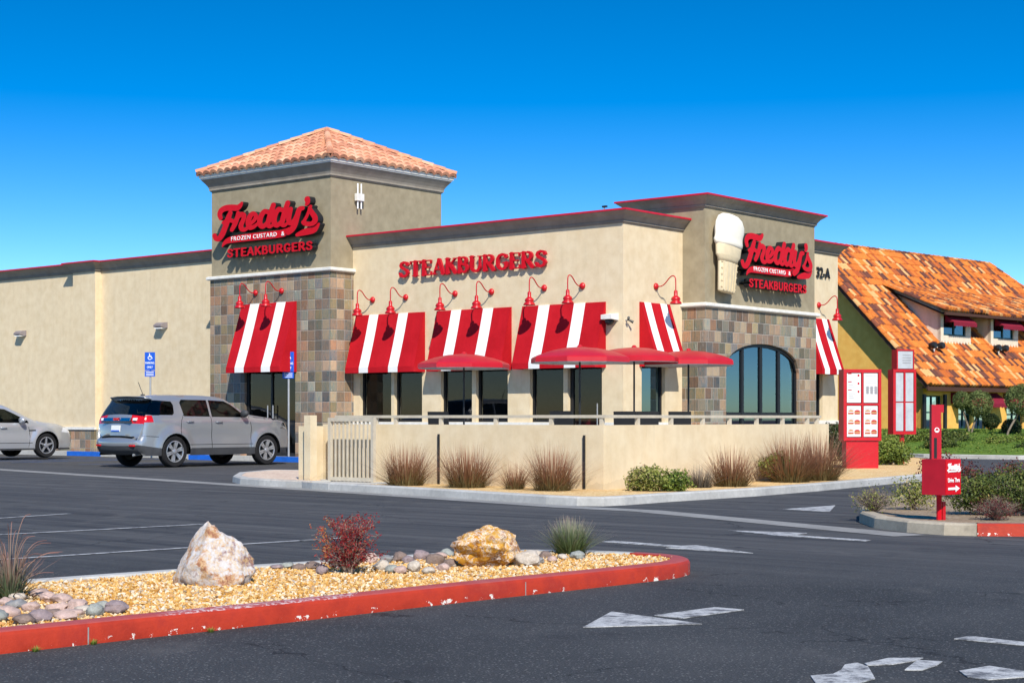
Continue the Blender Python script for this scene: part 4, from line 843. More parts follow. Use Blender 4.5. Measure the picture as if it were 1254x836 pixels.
# ------------------------------------------------------------ patio
PU, PV = 16.7, -10.6; WT = 1.05
pa = empty('patio_wall', bf(PU, PV), ROT, 'low tan stucco wall wrapping the dining patio with a beige rail on top', 'wall')
def lp(u, v): return (u-PU, v-PV)
mb = MB(); wall(mb, 'v', 0, 10.78-PU, 0, 0, WT, th=.2); wall(mb, 'u', 0, .201, 6.75, 0, WT, th=.2); mb.box(-.2, -.001, 6.751, 6.9, 0, WT-.01) if False else None
wb = mb.build('wall', 'stucco', pa)
mb = MB(); mb.box(-6.20, -5.86, -.30, -.05, -.02, WT-.03); mb.build('end_pier', 'stucco', pa); mb = MB(); mb.box(-5.83, -5.68, -.52, -.37, -.02, 1.20); mb.build('gate_post', 'stucco', pa)
mb = MB(); mb.box(-5.70, .005, -.006+.07, .06+.07, 1.155, 1.20); mb.box(-.13, -.064, .131, 6.6, 1.155, 1.20); rl = mb.build('top_rail', 'beige_metal', pa)
for x in (-5.4, -4.75, -4.3, -3.3, -2.15, -1.05, -.1):
    mb = MB(); mb.box(x-.03, x+.03, .075, .125, WT, 1.154); mb.build('rail_post', 'beige_metal', pa)
for y in (1.0, 1.9, 2.8, 3.6, 4.45, 5.3, 6.15, 6.5):
    mb = MB(); mb.box(-.125, -.07, y-.03, y+.03, WT, 1.154); mb.build('rail_post', 'beige_metal', pa)
for x in (13.45-PU, 16.36-PU):
    mb = MB(); mb.tube([(x, -.02, 0), (x, -.02, .90)], .02); mb.build('dark_strip', 'black', pa)  # thin dark vertical strip on the wall front, modelled as a rod
fl = [bf(11.9, PV+.2), bf(PU-.2, PV+.2), bf(PU-.2, PV+7.1), bf(T2U+.05, 8.6), bf(T2U+.05, 1), bf(1.6, .7), bf(1.6, -.4), bf(10.4, -8.8)]
mb = MB(); mb.prism([(p.x, p.y) for p in fl], -.02, .125); struct('patio_floor', mb, 'concrete')
gt = empty('patio_gate', bf(11.24, PV-.30, .10), ROT, 'beige barred metal gate at the left end of the patio wall', 'gate')
mb = MB(); mb.box(0, .06, -.03, .03, 0, 1.06); mb.box(1.0, 1.06, -.03, .03, 0, 1.06); mb.box(.061, .999, -.03, .03, 1.0, 1.06); mb.box(.061, .999, -.03, .03, .02, .08); mb.build('frame', 'beige_metal', gt)
for k in range(9):
    x = .06+.94*(k+1)/10; mb = MB(); mb.box(x-.012, x+.012, -.012, .012, .081, .999); mb.build('bar', 'beige_metal', gt)
mb = MB(); mb.tube([(1.0, .0, 1.0), (.08, .04, .1)], .014); mb.build('brace', 'beige_metal', gt) if False else None
# umbrellas: eight sided moulded canopies on black poles
def fibre(name, c):
    k = NM(name, .38, .45); k.bump(k.noise(9, 4), .12, .01)
    cc = k.ramp(k.noise(2.2, 6, .7), [(.3, tuple(x*.86 for x in c)), (.68, c), (.8, (.62, .12, .12))])
    return k.col(cc)
M['umb_red'] = fibre('sun_faded_red_fibreglass', (.50, .009, .016)); M['umb_under'] = plain('umbrella_underside', (.62, .58, .54), .7)
def umbrella():
    t = empty('patio_umbrella', (0, 0, 0), 0, 'x', 'umbrella', 'red patio umbrellas')
    mb = MB(); R = 1.02; n = 8; H = .27
    rings = [(.06, H), (.35, H-.025), (.65, H-.085), (.88, H-.16), (.99, .06), (1.015, .035), (1.02, -.05)]
    vs = []
    for r, z in rings:
        for k in range(n*3):
            a = 2*pi*k/(n*3); j = (k % 3)/3; m = cos(pi/n)/cos(2*pi/n*j-pi/n) if r > .1 else 1
            vs.append((r*R*m*cos(a), r*R*m*sin(a), z))
    nn = n*3; fs = [(i*nn+k, i*nn+(k+1) % nn, (i+1)*nn+(k+1) % nn, (i+1)*nn+k) for i in range(len(rings)-1) for k in range(nn)]+[tuple(range(nn))]
    mb.add(vs, fs); o = mb.build('canopy', 'umb_red', t); sm_angle(o, 16)
    mb = MB(); vs = [(x*.985, y*.985, z-.014) for x, y, z in vs]; mb.add(vs, fs[:-1]); mb.build('lining', 'umb_under', t)
    mb = MB(); mb.lathe([(0, H+.05), (.03, H+.045), (.06, H+.005), (.06, H)], 12); mb.build('finial', 'umb_red', t)
    mb = MB(); mb.tube([(0, 0, -2.25), (0, 0, H-.02)], .021, 10); mb.build('pole', 'black', t)
    for k in range(8):
        a = 2*pi*k/8; mb = MB(); mb.tube([(.02*cos(a), .02*sin(a), H-.05), (.98*cos(a), .98*sin(a), -.01)], .008, 5); mb.build('rib', 'grey_metal', t)
    return t
u0 = umbrella()
def table(x, y, lb):
    t = empty('patio_table', (x, y, .125), 0, lb, 'table', 'tables on the patio'); mb = MB(); mb.lathe([(0, .70), (.44, .70), (.46, .715), (.44, .73), (0, .73)], 24); mb.build('tabletop', 'black', t)
    mb = MB(); mb.lathe([(.26, 0), (.26, .02), (.05, .04), (.035, .1), (.035, .70)], 16); mb.build('pedestal', 'black', t); return t
us = [(-1.07, 36.6, 2.31, .2, 'faded red patio umbrella alone in front of the middle awning'), (1.384, 33.6, 2.335, .5, 'glossy red patio umbrella in front of the awning by the security camera'),
      (2.62, 35.3, 2.40, .1, 'red patio umbrella in front of the building corner with its black pole'), (3.86, 36.0, 2.36, .3, 'red patio umbrella in front of the slate arch wall, rightmost of the four')]
tl = ['black round table under the umbrella on the left', 'black round table under the glossy umbrella by the patio door', 'black round table beside the dark chairs at the corner', 'black round table near the arched window']
for i, (x, y, z, r, lb) in enumerate(us):
    o = u0 if i == 0 else copy_tree(u0); o.location = (x, y, z); o.rotation_euler = (0, 0, r); o['label'] = lb; table(x, y, tl[i])
def chair(x, y, r, lb):
    t = empty('patio_chair', (x, y, .125), r, lb, 'chair', 'black chairs on the patio')
    for sx in (-.22, .22):
        mb = MB(); mb.tube([(sx, -.2, 0), (sx, -.2, .44)], .013); mb.build('leg', 'black', t); mb = MB(); mb.tube([(sx, .22, 0), (sx, .2, .44), (sx, .295, 1.14)], .013); mb.build('leg', 'black', t)
    mb = MB(); mb.box(-.23, .23, -.22, .21, .44, .46); mb.build('seat', 'black', t)
    mb = MB(); mb.add([(-.24, .215, .55), (.24, .215, .55), (.24, .30, 1.17), (-.24, .30, 1.17), (-.24, .235, .55), (.24, .235, .55), (.24, .32, 1.17), (-.24, .32, 1.17)], [(0, 1, 2, 3), (4, 7, 6, 5), (0, 4, 5, 1), (1, 5, 6, 2), (2, 6, 7, 3), (3, 7, 4, 0)]); mb.build('backrest', 'black', t)
    for sx in (-.25, .25):
        mb = MB(); mb.box(sx-.015, sx+.015, -.18, .23, .64, .66); mb.build('armrest', 'black', t)
    return t
for x, y, r, lb in ((2.42, 34.5, 2.9, 'black patio chair whose back shows above the rail left of the umbrella pole'), (2.78, 34.6, 3.3, 'black patio chair right of the umbrella pole at the corner'), (1.1, 32.9, 2.7, 'black patio chair by the glossy umbrella table'), (3.6, 35.2, 3.0, 'black patio chair at the table in front of the arch wall'), (-1.5, 35.9, 2.8, 'black patio chair at the left umbrella table')): chair(x, y, r, lb)
# ------------------------------------------------------------ the yellow restaurant next door
TO = Vector((16.2, 64, 0)); TR = atan2(.6925, .7214); TWv = Vector((.7214, .6925, 0)); TD = Vector((-.6925, .7214, 0))
TB = empty('yellow_restaurant', TO, TR, 'yellow stucco restaurant with a steep orange clay tile roof and small dormers', 'building')
def tp(name, mb, mats, **k): return mb.build(name, mats, TB, **k)
GZ = .1
mb = MB()
mb.add([(.5, .55, GZ), (.5, 11.6, GZ), (.5, 11.6, 2.6), (.5, 6.06, 8.1), (.5, .55, 2.6)], [(0, 1, 2, 3, 4)]); tp('gable_wall', mb, 'stucco_yellow')
mb = MB(); wall(mb, 'v', .55, .5, 20.4, GZ, 2.55, [(.64, 1.90, .72, 2.05), (3.1, 4.1, .62, 2.0), (4.3, 5.4, .62, 2.0), (6.9, 8.2, .62, 2.0)], th=.3); tp('wall', mb, 'stucco_yellow')
for q in ((.64, 1.90, .72, 2.05), (3.1, 4.1, .62, 2.0), (4.3, 5.4, .62, 2.0), (6.9, 8.2, .62, 2.0)): window('v', .55, q, mull=1, parent=TB, fm='dark_teal', transom=(q[2]+q[3])/2, gl='glass_blue')
for x in (.42, 1.93):
    mb = MB(); mb.box(x, x+.17, .46, .54, .62, 2.1); mb.build('shutter', 'black', TB)
mb = MB(); tile_slope(mb, (0, 0, 2.44), (21, 0, 2.44), (0, 6.06, 8.5), (14.94, 6.06, 8.5), .23, .42, .09)
tile_slope(mb, (21, 0, 2.44), (21, 12.12, 2.44), (14.94, 6.06, 8.5), (14.94, 6.06, 8.5), .23, .42, .09)
hip_caps(mb, (.0, 6.06, 8.52), (14.94, 6.06, 8.52), .10, .4, 91); hip_caps(mb, (21, 0, 2.5), (14.94, 6.06, 8.55), .10, .4, 92)
hip_caps(mb, (-.02, -.05, 2.46), (-.02, 6.06, 8.52), .11, .4, 93)
rf = tp('tile_roof', mb, 'tile_orange', fix=False)
mb = MB(); mb.add([(0, .05, 2.40), (0, 6.06, 8.40), (21, .05, 2.40), (14.94, 6.06, 8.40), (0, 12.1, 2.4), (21, 12.1, 2.4)], [(0, 2, 3, 1), (1, 3, 5, 4), (2, 5, 3)]); mb.build('roof_deck', plain('dark_eave_timber', (.07, .03, .02), .8), rf)
mb = MB(); mb.box(-.03, 21, .0, .06, 2.22, 2.39); mb.box(.0, 21, .061, .54, 2.33, 2.37)
mb.add([(-.06, -.02, 2.22), (-.06, 6.06, 8.3), (-.06, 6.06, 8.52), (-.06, -.02, 2.44), (-.0, -.02, 2.22), (-.0, 6.06, 8.3), (-.0, 6.06, 8.52), (-.0, -.02, 2.44)], [(0, 1, 2, 3), (4, 7, 6, 5), (0, 4, 5, 1), (3, 2, 6, 7), (0, 3, 7, 4)])
mb.build('fascia', bpy.data.materials['dark_eave_timber'], rf)
def dormer(x0, x1):
    mb = MB(); y = 1.74; zt = 5.72
    mb.add([(x0, y, 4.12), (x1, y, 4.12), (x1, y, zt), (x0, y, zt)], [(0, 1, 2, 3)]) if False else wall(mb, 'v', y, x0, x1, 4.1, zt, [(x0+.22, x1-.38, 4.58, 5.5)], th=.15)
    for x in (x0, x1): mb.add([(x, y, 4.1), (x, y, zt), (x, 4.2, 6.7), (x, 4.2, 6.55)], [(0, 1, 2, 3)])
    d = tp('dormer', mb, 'stucco_cream')
    wq = (x0+.22, x1-.38, 4.58, 5.5)
    mb = MB(); a, b, c, e = wq; y1 = y+.05
    for p, q, r, s in ((a, a+.06, c, e), (b-.06, b, c, e), (a+.06, b-.06, c, c+.06), (a+.06, b-.06, e-.06, e), ((a+b)/2-.05, (a+b)/2+.05, c+.06, e-.06)): mb.box(p, q, y1, y1+.05, r, s)
    mb.build('window_frame', 'dark_teal', d); mb = MB(); mb.quad((a, y1+.03, c), (b, y1+.03, c), (b, y1+.03, e), (a, y1+.03, e)); mb.build('pane', 'glass_blue', d)
    mb = MB(); aw0, aw1 = x0+.32, x1-.22; mb.add([(aw0, y-.01, 5.45), (aw1, y-.01, 5.45), (aw1, y-.42, 5.12), (aw0, y-.42, 5.12), (aw1, y-.01, 5.12), (aw0, y-.01, 5.12)], [(0, 1, 2, 3), (1, 4, 2), (0, 3, 5)])
    n = 12
    for k in range(n):
        p, q = aw0+(aw1-aw0)*k/n, aw0+(aw1-aw0)*(k+1)/n; mb.add([(p, y-.425, 5.12), (q, y-.425, 5.12), (q, y-.425, 4.98), ((p+q)/2, y-.425, 4.94), (p, y-.425, 4.98)], [(0, 1, 2, 3, 4)])
    mb.build('awning', 'maroon', d, fix=False)
dormer(3.71, 6.06); dormer(7.68, 9.98)
mb = MB(); tile_slope(mb, (3.35, 1.29, 5.60), (6.7, 1.29, 5.60), (3.35, 4.35, 6.80), (6.7, 4.35, 6.80), .23, .42, .09); tile_slope(mb, (6.72, 1.29, 5.52), (14.5, 1.29, 5.52), (6.72, 4.3, 6.74), (14.5, 4.3, 6.74), .23, .42, .09)
hip_caps(mb, (3.32, 1.25, 5.60), (3.32, 4.4, 6.84), .10, .4, 95); dr = tp('dormer_roof', mb, 'tile_orange', fix=False)
mb = MB(); mb.box(3.35, 14.5, 1.27, 1.35, 5.38, 5.50)
mb.add([(3.34, 1.32, 5.36), (14.5, 1.32, 5.36), (14.5, 4.3, 6.62), (3.34, 4.3, 6.62)], [(0, 1, 2, 3)]); mb.build('soffit', bpy.data.materials['dark_eave_timber'], dr, fix=False)
# long maroon awning with scalloped valance over the ground floor windows
def low_awning(x0, x1, lb):
    t = empty('maroon_awning', TO+TWv*x0+TD*.55, TR, lb, 'awning', 'maroon awnings under the orange roof'); L = x1-x0
    mb = MB(); mb.add([(0, -.01, 2.20), (L, -.01, 2.20), (L, -.62, 1.75), (0, -.62, 1.75)], [(0, 1, 2, 3)]); n = int(L/.25)
    for k in range(n):
        p, q = L*k/n, L*(k+1)/n; mb.add([(p, -.622, 1.75), (q, -.622, 1.75), (q, -.622, 1.62), ((p+q)/2, -.622, 1.57), (p, -.622, 1.62)], [(0, 1, 2, 3, 4)])
    mb.build('canvas', 'maroon', t, fix=False)
    for x in (.0, L): mb = MB(); mb.add([(x, -.01, 2.2), (x, -.62, 1.75), (x, -.01, 1.75)], [(0, 1, 2)]); mb.build('side_panel', 'maroon', t)
low_awning(2.5, 6.1, 'long maroon canvas awning behind the pompom tree'); low_awning(6.6, 12.5, 'maroon canvas awning at the right edge behind the bigger topiary ball')
def spot(x, y, lb):
    t = empty('roof_spotlight', TO+TWv*x+TD*y+Vector((0, 0, 2.52+y)), TR, lb, 'spotlight', 'twin spotlights on the orange roof')
    mb = MB(); mb.tube([(0, 0, -.05), (0, -.05, .15)], .04); mb.tube([(-.3, -.05, .2), (.3, -.05, .15)], .03); mb.build('bracket', 'trim', t)
    for s in (-1, 1):
        mb = MB(); mb.lathe([(0, -.2), (.12, -.2), (.15, -.1), (.1, .08), (0, .1)], 12, (s*.3, -.1, .22), axis='y'); mb.build('lamp_head', 'black', t)
spot(2.54, 1.36, 'pair of dark spotlights on the orange tiles below the left dormer'); spot(7.67, 1.40, 'pair of dark spotlights on the orange tiles below the right dormer')
# ------------------------------------------------------------ plants
def blades(mb, n, R, H, lean, wd, rr, bend=.5, t0=0, t1=1, seg=4, hmin=.55):
    for i in range(n):
        a = rr.uniform(0, 2*pi); l = abs(rr.gauss(0, .55)); l = min(l, 1.25); h = H*rr.uniform(hmin, 1.0)*(1-.25*l); r0 = R*rr.random()**.5*.52
        d = Vector((cos(a), sin(a), 0)); s = Vector((-sin(a), cos(a), 0)); p0 = d*r0; vs = []; ts = []
        out = lean*l*H; tn = rr.uniform(-.12, .12)
        w = wd*rr.uniform(.6, 1.3); tw = rr.uniform(-.5, .5); s = (s*cos(tw)+d*sin(tw)).normalized()
        for k in range(seg+1):
            f = k/seg; q = p0+d*(out*(f*(1-bend)+bend*f*f))+Vector((0, 0, h*(f-.22*bend*l*f*f*1.3))); ww = w*(1-f*.92)
            vs += [q-s*ww, q+s*ww]; c = min(1, max(0, t0+(t1-t0)*f+tn)); ts += [c, c]
        mb.add(vs, [(2*k, 2*k+1, 2*k+3, 2*k+2) for k in range(seg)], 0, ts)
def grass_clump(name, x, y, z, R, H, n, mat, lb, cat, group=None, lean=.85, wd=.006, seed=1, **k):
    rr = random.Random(seed); mb = MB(); blades(mb, n, R, H, lean, wd, rr, **k)
    o = mb.build(name, mat, None, (x, y, z), fix=False); tag(o, lb, cat, group); return o
FG = 'reddish fountain grasses along the patio wall'
for i, (px, pl, R, H, n, lb) in enumerate(((497, 'v', .45, .70, 620, 'reddish fountain grass clump nearest the patio gate'), (572, 'v', .45, .70, 620, 'broad reddish fountain grass between the two dark strips, nearer the gate'), (630, 'v', .22, .42, 240, 'smallest fountain grass clump between two large ones'),
        (677, 'v', .42, .70, 600, 'reddish fountain grass right beside the dark strip near the wall corner'), (895, 'u', .42, .66, 600, 'reddish fountain grass right of the low green shrubs'), (968, 'u', .5, .84, 900, 'tall dry fountain grass at the right end of the patio wall'), (1003, 'u', .5, .86, 800, 'tall dry fountain grass against the red menu board'))):
    r = (px-627)/2015
    if pl == 'v': v = -11.25; x0, y0 = (P0+V*v).x, (P0+V*v).y; u = (r*y0-x0)/(U.x-r*U.y)
    else: u = 17.45 if px < 950 else 17.3; x0, y0 = (P0+U*u).x, (P0+U*u).y; v = (r*y0-x0)/(V.x-r*V.y)
    p = bf(u, v, .09); grass_clump('fountain_grass', p.x, p.y, p.z, R*1.15, H*1.12, int(n*1.3), 'grass_red', lb, 'ornamental grass', FG, seed=i+5, wd=.0055, bend=.4, hmin=.3, t0=.1)
def upx(px, u, z=.09):
    r = (px-627)/2015; x0, y0 = (P0+U*u).x, (P0+U*u).y; v = (r*y0-x0)/(V.x-r*V.y); return bf(u, v, z)
p = upx(858, 17.35); grass_clump('dry_grass', p.x, p.y, p.z, .3, .40, 260, 'grass_grey', 'greyish dry grass clump between the green shrub and the red grass', 'ornamental grass', seed=31)
def leaf_blob(mb, c, r, n, size, rr, tint=(0, 1), lump=.25, hollow=.55, flat=1.0, aspect=.55):
    c = Vector(c); r = Vector(r); sd = rr.uniform(0, 99)
    for i in range(n):
        d = Vector((rr.gauss(0, 1), rr.gauss(0, 1), rr.gauss(0, 1))).normalized(); k = 1+lump*2*(noise.noise(d*1.9+Vector((sd, 0, 0)))+.35*noise.noise(d*4.5+Vector((0, sd, 0))))
        f = (hollow+(1-hollow)*rr.random()**.6)*k*rr.choice((1, 1, 1, 1.06)); p = c+Vector((d.x*r.x, d.y*r.y, d.z*r.z))*f
        if p.z < .01: continue
        nn = (d+Vector((rr.gauss(0, .7), rr.gauss(0, .7), rr.gauss(0, .7)+.3))).normalized(); a = nn.orthogonal().normalized(); b = nn.cross(a); th = rr.uniform(0, 6.3); a, b = a*cos(th)+b*sin(th), b*cos(th)-a*sin(th)
        s = size*rr.uniform(.6, 1.3); t = tint[0]+(tint[1]-tint[0])*min(1, max(0, rr.gauss(.45, .22)+.35*noise.noise(p*3)))
        mb.add([p-a*s, p-b*s*aspect, p+a*s, p+b*s*aspect], [(0, 1, 2, 3)], 0, t)
def stems(mb, c, r, n, rr, th=.008, base=(0, 0, 0)):
    for i in range(n):
        d = Vector((rr.gauss(0, 1), rr.gauss(0, 1), abs(rr.gauss(0, 1))+.2)).normalized(); e = Vector(c)+Vector((d.x*r[0], d.y*r[1], d.z*r[2]))*rr.uniform(.5, .98); b = Vector(base)+Vector((rr.uniform(-.05, .05), rr.uniform(-.05, .05), 0)); m = (b+e)/2+Vector((0, 0, .05))
        mb.tube([b, m, e], [th, th*.7, th*.3], 4, 0, rr.random(), cap=False)
def shrub(name, x, y, z, blobs, n, size, mat, lb, group=None, seed=1, cat='shrub', st=14, tint=(0, 1), hollow=.5, lump=.25):
    rr = random.Random(seed); t = empty(name, (x, y, z), 0, lb, cat, group); mb = MB(); vol = sum(b[3]*b[4]*b[5] for b in blobs)
    for b in blobs: leaf_blob(mb, b[:3], b[3:], int(n*b[3]*b[4]*b[5]/vol), size, rr, tint, lump, hollow)
    mb.build('foliage', mat, t, fix=False); mb = MB()
    for b in blobs: stems(mb, b[:3], b[3:], st, rr)
    mb.build('branches', 'twig', t, fix=False); return t
p = upx(797, 17.45); shrub('green_shrub', p.x, p.y, .09, [(0, 0, .18, .28, .28, .21), (-.18, .1, .15, .2, .22, .18)], 3400, .022, 'leaf_pale', 'low variegated pale green shrub with straw coloured leaves near the wall corner', seed=11)
p = upx(829, 17.75); shrub('green_shrub', p.x, p.y, .09, [(0, 0, .15, .22, .22, .17), (-.1, -.05, .12, .18, .18, .14)], 2400, .022, 'leaf_lime', 'small brighter green shrub in front of the variegated one', seed=12)
p = upx(958, 17.15); shrub('green_shrub', p.x, p.y, .09, [(-.1, .1, .25, .28, .25, .24)], 1500, .028, 'leaf_lime', 'yellow green shrub half hidden by the tall dry grass', seed=13)
shrub('green_shrub', 8.5, 37.2, .09, [(0, 0, .32, .46, .42, .32), (.2, -.05, .26, .34, .34, .26), (-.22, 0, .25, .3, .3, .25)], 5200, .03, 'leaf_lime', 'rounded glossy green shrub under the tall red menu board', seed=14)
shrub('dark_shrub', 7.0, 39.6, .09, [(0, 0, .45, .6, .4, .42)], 2600, .035, 'leaf_dark', 'dark shrub behind the menu board and the wall end', seed=15)  # this shrub and the next use the dark leaf colour
shrub('dark_shrub', 8.1, 40.6, .09, [(0, 0, .5, .45, .4, .5)], 2200, .035, 'leaf_dark', 'dark shrub between the two menu boards', seed=16)
# drive-through island planting
shrub('hedge', 5.45, 17.9, .09, [(0, 0, .27, .50, .40, .26), (.55, .0, .28, .5, .40, .27), (1.2, .1, .28, .6, .42, .27), (-.42, .05, .24, .28, .28, .22)], 30000, .016, 'leaf_green', 'clipped green hedge behind the red drive through sign', seed=17, cat='hedge', st=40, tint=(.1, 1))
for i, (x, y, r, h, n, lb) in enumerate(((4.02, 18.3, .27, .32, 1, 'leafless grey twiggy bush at the left tip of the drive island'), (5.0, 17.0, .27, .27, 2, 'brown twiggy bush in front of the hedge beside the sign post'), (5.55, 16.85, .25, .27, 3, 'brown twiggy bush with yellow flowers in front of the hedge'))):
    rr = random.Random(40+i); t = empty('twiggy_bush', (x, y, .09), 0, lb, 'bush', 'dry bushes on the drive island'); mb = MB()
    for k in range(240):
        a = rr.uniform(0, 6.3); l = rr.random(); e = Vector((cos(a)*r*l, sin(a)*r*l, h*rr.uniform(.4, 1)*(1-.3*l))); m = e*.5+Vector((rr.gauss(0, .02), rr.gauss(0, .02), .03)); mb.tube([(0, 0, 0), m, e], [.003, .002, .001], 3, 0, rr.random(), cap=False)
        for q in range(3):
            g = m+(e-m)*rr.random(); mb.tube([g, g+Vector((rr.gauss(0, .035), rr.gauss(0, .035), rr.uniform(0, .05)))], [.0015, .0006], 3, 0, rr.random(), cap=False)
    mb.build('twigs', 'twig', t, fix=False); mb = MB(); leaf_blob(mb, (0, 0, h*.5), (r, r, h*.5), 700 if i == 0 else 1100, .011, rr, (.1, .9), .2, .2)
    mb.build('leaves', 'leaf_pale' if i == 0 else 'leaf_maroon' if i == 1 else 'leaf_green', t, fix=False)
shrub('leafy_shrub', 4.62, 18.9, .09, [(0, 0, .2, .28, .25, .2)], 1500, .016, 'leaf_pale', 'sparse yellowish green shrub behind the twiggy bush', seed=19, hollow=.2)
shrub('maroon_shrub', 6.0, 22.0, .09, [(-.25, 0, .40, .38, .3, .22), (.05, -.2, .28, .32, .3, .22)], 1500, .02, 'leaf_maroon', 'sparse dark red nandina shrub above the hedge, left of two', seed=20, hollow=.15, lump=.2)
shrub('maroon_shrub', 6.75, 22.2, .09, [(0, 0, .32, .34, .3, .2)], 900, .018, 'leaf_maroon', 'sparse dark red nandina shrub above the hedge, right of two', seed=21, hollow=.15, lump=.2)
# topiary trees and lawn planting
def topiary(x, y, z, balls, lb, seed, mat='leaf_pine'):
    rr = random.Random(seed); t = empty('topiary_tree', (x, y, z), 0, lb, 'tree', 'clipped ball trees on the lawn')
    mb = MB()
    for bx_, by_, bz, r in balls: mb.tube(catmull([(0, 0, 0), (bx_*.25, by_*.25, bz*.35), (bx_*.8, by_*.8, bz*.7), (bx_, by_, bz)], 3), .035, 6)
    mb.build('trunk', 'bark', t)
    for bx_, by_, bz, r in balls:
        mb = MB(); leaf_blob(mb, (bx_, by_, bz), (r, r, r), int(4200*r/.4), .028, rr, (0, 1), .06, .72); mb.build('crown', mat, t, fix=False)
topiary(15.6, 56, .35, [(-.28, 0, 1.40, .32), (.26, -.1, 1.28, .47)], 'pompom tree with two clipped balls in front of the maroon awning', 51)
topiary(16.6, 57, .25, [(0, 0, .80, .28)], 'small dark ball topiary between the pompom tree and the right tree', 52, 'leaf_dark')
topiary(16.15, 54, .15, [(.55, 0, 1.62, .52)], 'large ball topiary with a leaning pale trunk at the right edge', 53)
topiary(16.55, 55.5, .15, [(.3, 0, .66, .33)], 'low dark ball topiary under the large one at the right edge', 54, 'leaf_dark')
for i, (x, y, z, bl, n, s, mt, lb) in enumerate(((14.6, 60, .40, [(0, 0, .18, .5, .4, .2), (.7, -.1, .18, .45, .4, .18)], 3000, .04, 'leaf_lime', 'pale green low bush under the shuttered window'), (13.0, 50.0, .15, [(0, 0, .22, .5, .4, .24)], 2200, .035, 'leaf_green', 'green bush on the lawn kerb left of the red sign column'),
     (14.9, 54.5, .15, [(0, 0, .2, .4, .35, .2), (.6, .2, .2, .35, .3, .18)], 2500, .035, 'leaf_dark', 'dark low bush in front of the pompom tree'), (15.3, 48.5, .12, [(0, 0, .18, .5, .3, .18), (.8, -.3, .16, .4, .3, .15)], 2200, .03, 'leaf_dark', 'dark ground bush along the lawn kerb'),
     (17.6, 55, .2, [(0, 0, .3, .6, .5, .3)], 2600, .04, 'leaf_lime', 'bright green bush at the right picture edge'), (13.7, 56.5, .3, [(0, 0, .2, .5, .4, .22)], 1800, .04, 'leaf_lime', 'light green bush in front of the yellow corner'), (12.6, 53, .3, [(0, 0, .25, .6, .5, .3), (.8, 0, .22, .5, .4, .26)], 3200, .04, 'leaf_lime', 'pair of merged light green mounds at the left end of the lawn'), (14.0, 52.2, .25, [(0, 0, .25, .55, .45, .28)], 2400, .035, 'leaf_green', 'mid green mound on the lawn behind the red sign column'), (16.3, 51.6, .2, [(0, 0, .25, .6, .45, .3), (.9, .2, .22, .5, .4, .26)], 3200, .04, 'leaf_lime', 'wide light green mound below the large topiary ball'), (15.0, 50.6, .2, [(0, 0, .2, .5, .4, .24)], 2200, .035, 'leaf_lime', 'low lime mound near the lawn kerb below the pompom tree'))):
    shrub('lawn_bush', x, y, z, bl, n, s, mt, lb, 'bushes on the lawn', seed=60+i)
rr = random.Random(77); mb = MB()
for i in range(9000):
    x = rr.uniform(11.6, 22); y = rr.uniform(46.8, 63); d = (y-max(45.3, 50.2-1.1*(x-10.9) if x < 15 else 45.3))/24
    if d < .02: continue
    z = .10+.62*min(1, d*2.1)**.8; a = rr.uniform(0, 6.3); s = rr.uniform(.02, .05); h = rr.uniform(.02, .055); mb.add([(x-s*cos(a), y-s*sin(a), z), (x+s*cos(a), y+s*sin(a), z), (x+.04*sin(a), y, z+h)], [(0, 1, 2)], 0, rr.random())
o = mb.build('lawn_grass', 'lawn_blade', fix=False); tag(o, 'short bright grass covering the neighbouring lawn', None, None, 'stuff')
